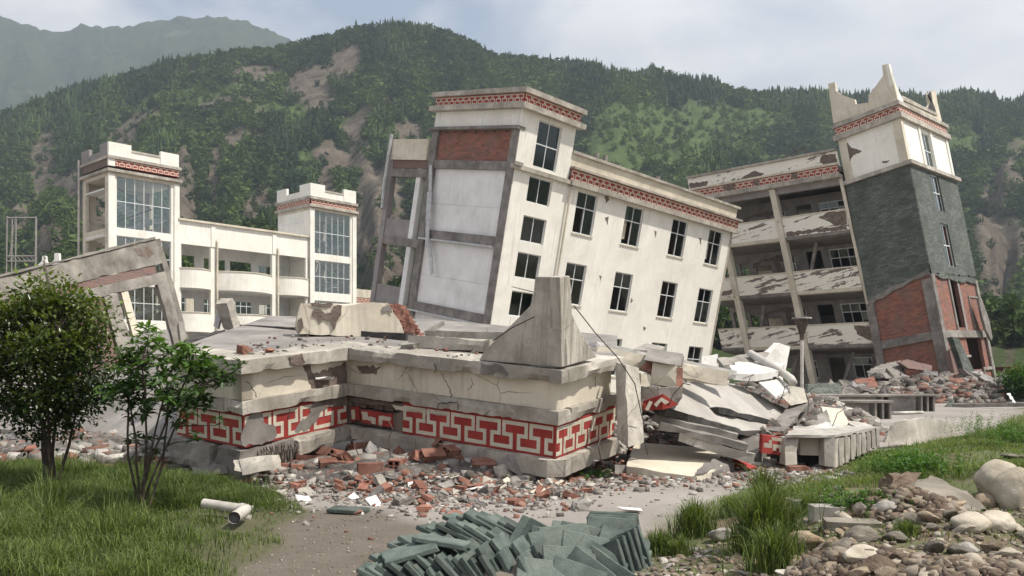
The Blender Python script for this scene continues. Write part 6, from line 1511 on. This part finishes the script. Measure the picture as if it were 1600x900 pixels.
def shrub(root, label, center, rad, nst, nclump, per, L_, Wd, mat, low=0, spread=.17, drop=0.0, whorl=False, cat='shrub', extra=()):
    t_ = empty('shrub', root, label, cat)
    mb = MB(); mb.smooth = True; tips = []; c0 = Vector(center)-root; cl = []
    for i in range(nclump):
        while True:
            q = Vector([rnd(-1,1) for _ in range(3)])
            if .25 < q.length < 1 and random.random() < q.length**1.2: break
        k = 1+.42*noise.noise((q.x*2.3+root.x, q.y*2.3, q.z*2.3)); cl.append(c0+Vector((q.x*rad[0], q.y*rad[1], q.z*rad[2]))*k)
    cl += [Vector(e)-root for e in extra]
    mids = []
    for i in range(nst):
        a = 6.28*i/nst+rnd(-.3,.3); b_ = Vector((c0.x*.75+rad[0]*.55*math.cos(a), c0.y*.75+rad[1]*.55*math.sin(a), c0.z+rnd(-.45,.35)*rad[2]))
        base = Vector((rnd(-.05,.05), rnd(-.05,.05), -.05)); pts = limb(mb, base, b_, (.016 if whorl else .026), .009, .07, 7); mids += pts[3:]
    for c_ in cl:
        m = min(mids, key=lambda q: (q-c_).length+max(0, q.z-c_.z)*1.2); limb(mb, m, c_, .009, .004, .10, 4)
    mb.build('stem', bark, t_, uv=False)
    cs, ds, tn = [], [], []
    for c_ in cl:
        bright = min(1, max(0, .35+.5*(c_.z-c0.z)/rad[2]+rnd(-.3,.3)))  # higher clumps lighter: crown-top highlights put into the leaf tint, with new-leaf tips
        if whorl:
            for w_ in range(random.choice((2,3,3,4))):
                o = c_+Vector((rnd(-1,1), rnd(-1,1), rnd(-.7,1)))*spread; n_ = random.randint(6, 10)
                for k in range(n_):
                    a = 6.28*k/n_+rnd(-.2,.2); cs.append(o+Vector((rnd(-.01,.01),)*3)); ds.append((math.cos(a), math.sin(a), rnd(-.15,.55)-drop)); tn.append(bright*rnd(.5,1.2))
        else:
            for k in range(per):
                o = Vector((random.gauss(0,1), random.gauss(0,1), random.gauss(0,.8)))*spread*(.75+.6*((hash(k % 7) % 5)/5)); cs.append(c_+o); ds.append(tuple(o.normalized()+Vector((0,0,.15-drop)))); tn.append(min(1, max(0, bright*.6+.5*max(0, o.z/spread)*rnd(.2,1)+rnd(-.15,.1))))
    V, F_, T_ = leaves_np(cs, ds, [L_]*len(cs), Wd, tn)
    mesh_np('foliage', V, F_, mat, t_, attrs=dict(tint=np.clip(T_, 0, 1))); return t_
r1_ = G(80,770)
d_ = r1_.y
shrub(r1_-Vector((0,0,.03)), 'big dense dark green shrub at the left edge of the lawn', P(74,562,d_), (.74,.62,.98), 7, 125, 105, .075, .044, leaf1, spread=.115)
r2_ = G(218,806); d_ = r2_.y
shrub(r2_-Vector((0,0,.03)), 'thin open shrub with bare stems and long leaves beside the dense one', P(262,588,d_), (.62,.45,.42), 7, 66, 0, .125, .042, leaf2, spread=.10, whorl=True, drop=.15, extra=[P(212,690,d_), P(200,655,d_-.1), P(335,665,d_), P(352,600,d_), P(236,700,d_+.1), P(300,690,d_), P(190,610,d_), P(320,560,d_)])
# ================================================================ GRASS
def blades(name, label, pts, hs_, lean=.35, wd=.006, mat=None, tint=(.0,1.0), cat='grass'):
    n = len(pts); p = np.array(pts); h = np.array(hs_)[:,None]; a = np.random.uniform(0, 6.28, n); d = np.stack([np.cos(a), np.sin(a), np.zeros(n)], 1)
    ln = (np.abs(np.random.normal(0, lean, n))+.08)[:,None]; sa = a+np.random.uniform(1, 2, n); s = np.stack([np.cos(sa), np.sin(sa), np.zeros(n)], 1)*(wd*np.random.uniform(.6,1.3,n))[:,None]
    up = np.array([0,0,1.0]); q1 = p+up*h*.45+d*h*ln*.25; q2 = p+up*h*.8+d*h*ln*.7; q3 = p+up*h*(1-.25*ln)+d*h*ln*1.25
    V = np.stack([p-s*.5, p+s*.5, q1-s*.45, q1+s*.45, q2-s*.3, q2+s*.3, q3-s*.05, q3+s*.05], 1)
    f = np.array([(0,1,3,2),(2,3,5,4),(4,5,7,6)]); F_ = (f[None]+np.arange(n)[:,None,None]*8).reshape(-1,4)
    T_ = np.clip(np.random.uniform(tint[0], tint[1], n)+.25*vfbm(p[:,0], p[:,1], .9, 5), 0, 1)
    return tag(mesh_np(name, V.reshape(-1,3), F_, mat or grassm, attrs=dict(tint=np.repeat(T_, 8))), label, cat, kind='stuff')
pa, pb, pc = G(318,806), G(384,816), G(366,830)
def pipe_d(x, y):
    q = Vector((x, y)); m = 9
    for a, b_ in ((pa.xy, pb.xy), (pb.xy, pc.xy)):
        t_ = max(0, min(1, (q-a).dot(b_-a)/(b_-a).length_squared)); m = min(m, (q-a-(b_-a)*t_).length)
    return m
pts, hs_ = [], []
while len(pts) < 60000:
    x_, y_ = rnd(-9.5,-1.7), rnd(6.2,14.4); d = lut(_LG, x_, y_, -9)
    if d < .02 or abs(x_/y_) > .64: continue
    f = noise.noise((x_*1.1, y_*1.1, 3)); f2 = noise.noise((x_*3, y_*3, 7))
    edge = min(1, d/.55); 
    if random.random() > .25+.75*edge: continue
    # bare earth patch near the bottom of the lawn
    if (x_+2.25)**2/.5+(y_-7.4)**2/.25 < 1 and random.random() < .8: continue
    if pipe_d(x_, y_) < .16: continue
    if pipe_d(x_, y_) < .55 and random.random() < .5: continue
    pts.append((x_, y_, hgt(x_, y_)-.005)); hs_.append((.05+.10*edge)*(1.9 if noise.noise((x_*2.2, y_*2.2, 31)) > .42 else 1)*(1 if pipe_d(x_, y_) > .6 else .5)*(1+.9*f+.5*f2)*rnd(.4,1.35))
blades('lawn_grass', 'long unmown green grass of the lawn at the left', pts, hs_, .6, .0075, tint=(-.1,1.0))
pts, hs_ = [], []
while len(pts) < 34000:
    x_, y_ = rnd(1,20), rnd(6.3,30) if random.random() < .35 else rnd(9.5,17); d = lut(_BG, x_, y_, -9)
    if d < .0 or x_/y_ > .66: continue
    px = CX+FP*x_/y_; f = noise.noise((x_*.55, y_*.55, 13))
    py = HY-FP*(hgt(x_, y_)-CH)/y_
    g_ = 0
    if py < 745: g_ = .62
    elif py < 785 and px < 1330: g_ = .75
    elif py < 830 and px < 1240: g_ = .45
    else: g_ = .35
    if random.random() > g_*(.35+1.1*max(0, f+.35)): continue
    pts.append((x_, y_, hgt(x_, y_)-.005)); hs_.append(rnd(.03,.10)*(1+.8*max(0, f))*(1.5 if y_ > 17 else 1))
blades('bank_grass', 'short mossy grass covering the stony bank at the right', pts, hs_, .55, .010, tint=(.3,1.1))
def tuft(name, label, px, py, n, r, h, mat=None, lean=.35, wd=.008):
    c_ = G(px, py); pts = []; hh = []
    for i in range(n):
        a = rnd(0,6.28); q = abs(random.gauss(0,.5))*r; x_, y_ = c_.x+q*math.cos(a), c_.y+q*math.sin(a)*.8; pts.append((x_, y_, hgt(x_, y_)-.01)); hh.append(h*rnd(.45,1.1)*(1-.35*min(1,q/r)))
    p = np.array(pts); o = blades(name, label, pts, hh, lean, wd, mat); del o['kind']; o['category'] = 'grass tuft'
    rebase(o, (c_.x, c_.y, c_.z)); return o
for (px, py, n, r, h, lb_) in [(1032,866,420,.20,.26,'low grass tuft right of the upright paver stack'), (1085,838,1000,.22,.40,'tall grass tuft left of the flat pale stone'), (1195,862,1700,.30,.62,'tallest grass tuft, in the middle of the stony foreground'), (1212,892,700,.24,.40,'grass tuft at the bottom edge below the tallest tuft'), (1192,782,420,.20,.48,'thin tall grass tuft at the gravel edge'), (1415,838,300,.14,.17,'small tuft before the pale boulders'), (1140,806,420,.18,.26,'low grass tuft behind the tall left tuft'), (1062,868,260,.16,.2,'short grass tuft left of the gravel'), (560,798,70,.08,.05,'tiny tuft beside the lone flat paver'), (1262,800,420,.18,.22,'grass tuft around the half buried kerb stone')]:
    tuft('grass_tuft', lb_, px, py, n, r, h)
def weeds(name, label, area, n, h, mat=weedm, L_=.07, W_=.022, kind='stuff'):
    cs, ds, tn = [], [], []; st = MB()
    for i in range(n):
        p = area(); hh = h*rnd(.45,1.1); ld = Vector((rnd(-.3,.3), rnd(-.3,.3), 1)).normalized(); k = int(7+hh*34)
        for j in range(k):
            q = p+ld*hh*(j+1)/k; a = j*2.4+rnd(-.4,.4); cs.append(q); ds.append((math.cos(a), math.sin(a), rnd(-.1,.8))); tn.append(rnd(.1,.7)+.4*j/k)
        st.tube([p, p+ld*hh], [.005,.002], 4, cap=False)
    V, F_, T_ = leaves_np(cs, ds, [L_]*len(cs), W_, tn)
    o = mesh_np(name, V, F_, mat, attrs=dict(tint=np.clip(T_,0,1))); tag(o, label, 'weeds', kind=kind); return o
def area_px(x0, x1, y0, y1):
    def f():
        while True:
            u, v = random.gauss(0,.42), random.gauss(0,.42)
            if abs(u) < 1 and abs(v) < 1: return G((x0+x1)/2+u*(x1-x0)/2, (y0+y1)/2+v*(y1-y0)/2)
    return f
weeds('weed_patch', 'thick bright green weeds before the streaked rounded panel', area_px(1335,1500,722,756), 230, .26)
weeds('weed_patch', 'bright weeds and long grass at the right edge of the yard', area_px(1520,1640,675,705), 110, .30, L_=.07)
weeds('weed_patch', 'small green weeds under the right end of the fret block', area_px(890,955,738,752), 46, .10, L_=.05, W_=.026)
weeds('weed_patch', 'creeping weeds among the stones at the right', area_px(1230,1440,770,815), 120, .12, L_=.045)
weeds('weed_patch', 'tall thin weeds at the far bank edge', area_px(1400,1640,668,700), 120, .5, L_=.06, W_=.014)
weeds('weed_patch', 'small green weeds on the rubble right of the slate tower', lambda: Vector((rnd(27,31), rnd(42,45), .1)), 80, .5, L_=.25, W_=.1)
c_ = P(1592,603,44); shrub(Vector((c_.x, c_.y, 0)), 'round yellowish green bush at the far right edge beside the maroon container', Vector((c_.x, c_.y, 1.0)), (.8,.7,.8), 5, 60, 40, .16, .09, weedm, spread=.22, cat='bush')
weeds('weed_patch', 'weeds on the far side of the yard by the hill', lambda: Vector((rnd(30,60), rnd(60,75), 0)), 300, 1.6, L_=.4, W_=.15)
# ================================================================ ROCKS
def rock_mesh(seed, flat=.7, sharp=False):
    rs = random.Random(seed); bm = bmesh.new(); bmesh.ops.create_icosphere(bm, subdivisions=4, radius=.5)
    pl = [Vector((rs.uniform(-1,1), rs.uniform(-1,1), rs.uniform(-1,1))).normalized() for _ in range(9 if sharp else 5)]; lim = [rs.uniform(.26,.40) if sharp else rs.uniform(.34,.46) for _ in pl]
    for v in bm.verts:
        p = v.co.copy()
        for n_, l in zip(pl, lim):
            k = p.dot(n_)
            if k > l: p -= n_*(k-l)*(.95 if sharp else .7)
        d = .07*noise.noise(p*2.4+Vector((seed,0,0)))+.03*noise.noise(p*7+Vector((0,seed,0)))+(.018*noise.noise(p*18) if sharp else .008*noise.noise(p*20))
        v.co = p+v.co.normalized()*d
    bmesh.ops.scale(bm, vec=(1, rs.uniform(.7,.95), flat*rs.uniform(.8,1.1)), verts=bm.verts)
    for f in bm.faces: f.smooth = True
    me = bpy.data.meshes.new('rock'); bm.to_mesh(me); bm.free(); return me
rk = [rock_mesh(i, .72) for i in range(7)]; rks = [rock_mesh(30+i, .6, True) for i in range(7)]
pale = basic('pale_boulder', (.34,.29,.22), (.48,.43,.35), 2.0, dirt=.5, dirtc=(.22,.18,.13), bs=.6, bscale=14, rnd=.12, bdist=.02)
orange = basic('ochre_stone', (.30,.21,.13), (.44,.34,.24), 2.5, dirt=.5, dirtc=(.16,.12,.08), bs=.7, bscale=12, bdist=.03)
BIG = [(1572,772,76,64,rk,0,pale,'tall pale boulder behind the others at the right edge'), (1600,795,90,80,rk,1,pale,'big tan boulder cut by the right edge of the picture'), (1566,832,72,48,rk,2,pale,'smooth pale boulder in front of the right edge pair'), (1524,832,66,42,rk,3,pale,'long low boulder at the left of the smooth pale one'), (1545,796,44,30,rk,4,stone,'round tan boulder between the tall pale one and the dark hollow'), (1530,822,40,20,rk,5,stone,'small tan stone squeezed above the long low boulder'),
 (1266,862,58,50,rks,0,orange,'ochre angular stone left of the soil mound'), (1352,886,62,44,rks,1,pale,'pale wedge shaped stone in the soil mound'), (1352,846,56,28,rk,6,stoneg,'grey rounded stone above the soil mound'), (1406,848,52,26,rks,2,stoneg,'grey long stone right of the soil mound'), (1133,846,50,40,rks,3,lgrey,'flat pale stone with a broken face between two tufts'), (1387,806,42,40,rks,4,chip,'whitish mossy stone left of the dark hollow'), (1350,806,30,32,rks,5,stoneg,'small upright grey stone left of the whitish mossy one'), (1272,898,34,34,rk,0,stoneg,'round grey stone at the bottom edge'), (1303,898,32,30,rk,2,stone,'round tan stone at the bottom edge'), (1518,868,38,32,rks,6,chip,'white pointed stone right of the soil mound'), (1515,852,20,16,rk,3,stone,'small round stone behind the white pointed one'), (1500,885,36,24,rk,5,stone,'brownish stone below the white pointed one'), (1555,864,34,28,rks,1,stone,'small angular stone below the smooth pale boulder'), (1235,868,30,36,rks,5,stoneg,'narrow bluish stone beside the bottom tuft'), (1244,893,26,24,rk,1,stone,'tan stone at the bottom right of the tallest tuft'), (1425,818,40,20,rk,4,stoneg,'grey stone below the dark hollow'), (1412,870,44,24,rks,3,stone,'brown stone at the right end of the soil mound'), (1305,862,40,34,rks,2,stone,'brown stone in the middle of the soil mound'), (1435,792,50,26,rks,6,stone,'brown stone at the left lip of the dark hollow'), (1590,716,40,10,rks,0,stoneg,'low stone in the grass at the right edge')]
for (px, pyb, wpx, hpx, lst, k, m_, lb_) in BIG:
    p = G(px, pyb); w_ = wpx*.88/FP*p.y; h_ = hpx*.88/FP*p.y/.70
    put(lst[k], m_, p+Vector((0, w_*.25, h_*.22)), (w_*1.12, w_, h_*1.15), (rnd(-.15,.15), rnd(-.15,.15), rnd(-.5,.5)), 'boulder', lb_, 'boulder', None)
# overhanging slab and its dark hollow
hw = G(1470,800)
solid('overhanging_rock_slab', stoneg, 'dark jagged rock slab overhanging a hollow in the right bank', 'rock slab', [P(1425,756,hw.y+.9), P(1455,744,hw.y+1.2), P(1490,752,hw.y+1.0), P(1545,795,hw.y+.5), P(1516,800,hw.y+.2), P(1470,778,hw.y+.2)], Vector((.0,.25,-.10)), rough=.05, cm=.12)
solid('hollow_bank', soil, 'brown earth bank around the dark hollow', 'earth lump', [P(1395,745,hw.y+1.2), P(1440,740,hw.y+1.4), P(1440,800,hw.y+.6), P(1400,800,hw.y+.6)], Vector((.1,.6,-.1)), rough=.08, cm=.12)
mh_ = G(1330,905); 
for (px, py, s_, lb_) in ((1318,880,.42,'crumbly brown earth clod with stones at the bottom right'), (1380,893,.34,'smaller brown earth clod right of the pale wedge stone')):
    p = G(px, py); put(rks[2], soil, p+Vector((0,.1,.02)), (s_*1.4, s_, s_*.75), (0,0,rnd(0,3)), 'earth_clod', lb_, 'earth clod', None)
for (px, py, w_, lb_) in ((1292,806,50,'half buried rectangular kerb stone'), (1330,822,80,'long flat dark stone behind the grey rounded one'), (1270,790,60,'pale kerb fragment in the moss left of the rectangular one')):
    p = G(px, py); q = w_/FP*p.y; mb = MB().box(-q/2, q/2, -.08, .08, -.05, .09 if w_ == 50 else .05); mb.cm = .08; mb.seed = rnd(0,9); o = mb.build('kerb_stone', lgrey if w_ != 80 else stoneg, cuts=3, rough=.012); o.location = p; o.rotation_euler = (rnd(-.1,.1), rnd(-.05,.05), rnd(-.3,.1)); tag(o, lb_, 'kerb stone')
for (px, py, rx, ry, h, lb_) in ((1330,885,.42,.26,.10,'mound of brown soil with stones at the bottom right'), (1440,800,.5,.35,.10,'brown earth bank around the dark hollow at the right'), (1560,900,.6,.3,.04,'bare brown soil at the bottom right corner')):
    p = G(px, py); pts = []
    for i in range(600):
        a = rnd(0, 6.28); r_ = math.sqrt(random.random()); x_, y_ = p.x+rx*r_*math.cos(a), p.y+.1+ry*r_*math.sin(a); pts.append((x_, y_, hgt(x_, y_)+h*(1-r_*r_)**.7*rnd(.2, 1)))
    debris('soil_clods', lb_, pts, .012, .10, .7, [(.12,.08,.052),(.16,.115,.075),(.10,.07,.045),(.13,.09,.06),(.24,.19,.14),(.30,.25,.19)], 1.6)
for i in range(26):
    px, py = random.choice(((1330,872),(1440,792)))
    px += rnd(-75,75); py += rnd(-14,26); p = G(px, py); s_ = rnd(.08,.2)
    put(random.choice(rks), random.choice((stone, stoneg, orange, soil)), p+Vector((0,0,s_*.25)), (s_*1.2, s_, s_*.85), rand_rot(.5), 'stone', ORD[i % 13]+' brown stone '+('beside the mound of brown soil' if i < 13 else 'beside the dark hollow'), 'stone', 'brown stones in the soil heaps')
cnt = 0
while cnt < 110:
    px, py = rnd(1215,1640), rnd(775,905)
    if py < 775+.28*max(0, 1480-px)*.5 and random.random() < .8: continue
    p = G(px, py); s = .05+.16*random.random()**2.2; lst = random.choice((rk, rks, rks, rks, rks))
    put(random.choice(lst), random.choice((stone, stoneg, stone, stoneg, pale)), p+Vector((0,0,s*.15)), (s*rnd(.9,1.3), s, s*rnd(.8,1.1)), rand_rot(.4), 'stone', (lambda b__: ('small' if s < .09 else 'middling' if s < .14 else 'large')+' field stone near the '+' '.join(b__[7].split()[:7]))(min(BIG, key=lambda b__: (b__[0]-px)**2+(b__[1]-py)**2)), 'stone', 'field stones on the bank'); cnt += 1
for i in range(60):
    px, py = rnd(1000,1230), rnd(855,905); p = G(px, py); s = rnd(.05,.12)
    put(random.choice(rks), random.choice((stone, lgrey, chip)), p+Vector((0,0,s*.1)), (s*rnd(.9,1.5), s, s*.7), rand_rot(.4), 'gravel_stone', 'pale broken stone in the gravel patch at the bottom', 'stone', 'broken stones in the gravel patch')
SPAL = [(.24,.19,.14),(.30,.25,.20),(.17,.135,.10),(.36,.32,.27),(.21,.15,.10),(.13,.10,.075)]
pts = []
while len(pts) < 2300:
    px, py = rnd(990,1640), rnd(770,930)
    if px < 1200 and py < 850: continue
    p = G(px, py)
    if lut(_BG, p.x, p.y, -9) < -.05: continue
    pts.append((p.x, p.y, p.z+.004))
debris('bank_gravel', 'small stones and gravel covering the bank', pts, .012, .065, .6, SPAL, 2.2)
pts = []
for i in range(700):
    px, py = rnd(280,620), rnd(800,905); p = G(px, py)
    if lut(_LG, p.x, p.y, -9) > 0: continue
    pts.append((p.x, p.y, p.z+.002))
debris('path_grit', 'grit and tiny stones on the brown dirt path', pts, .008, .03, .5, SPAL, 2.5)
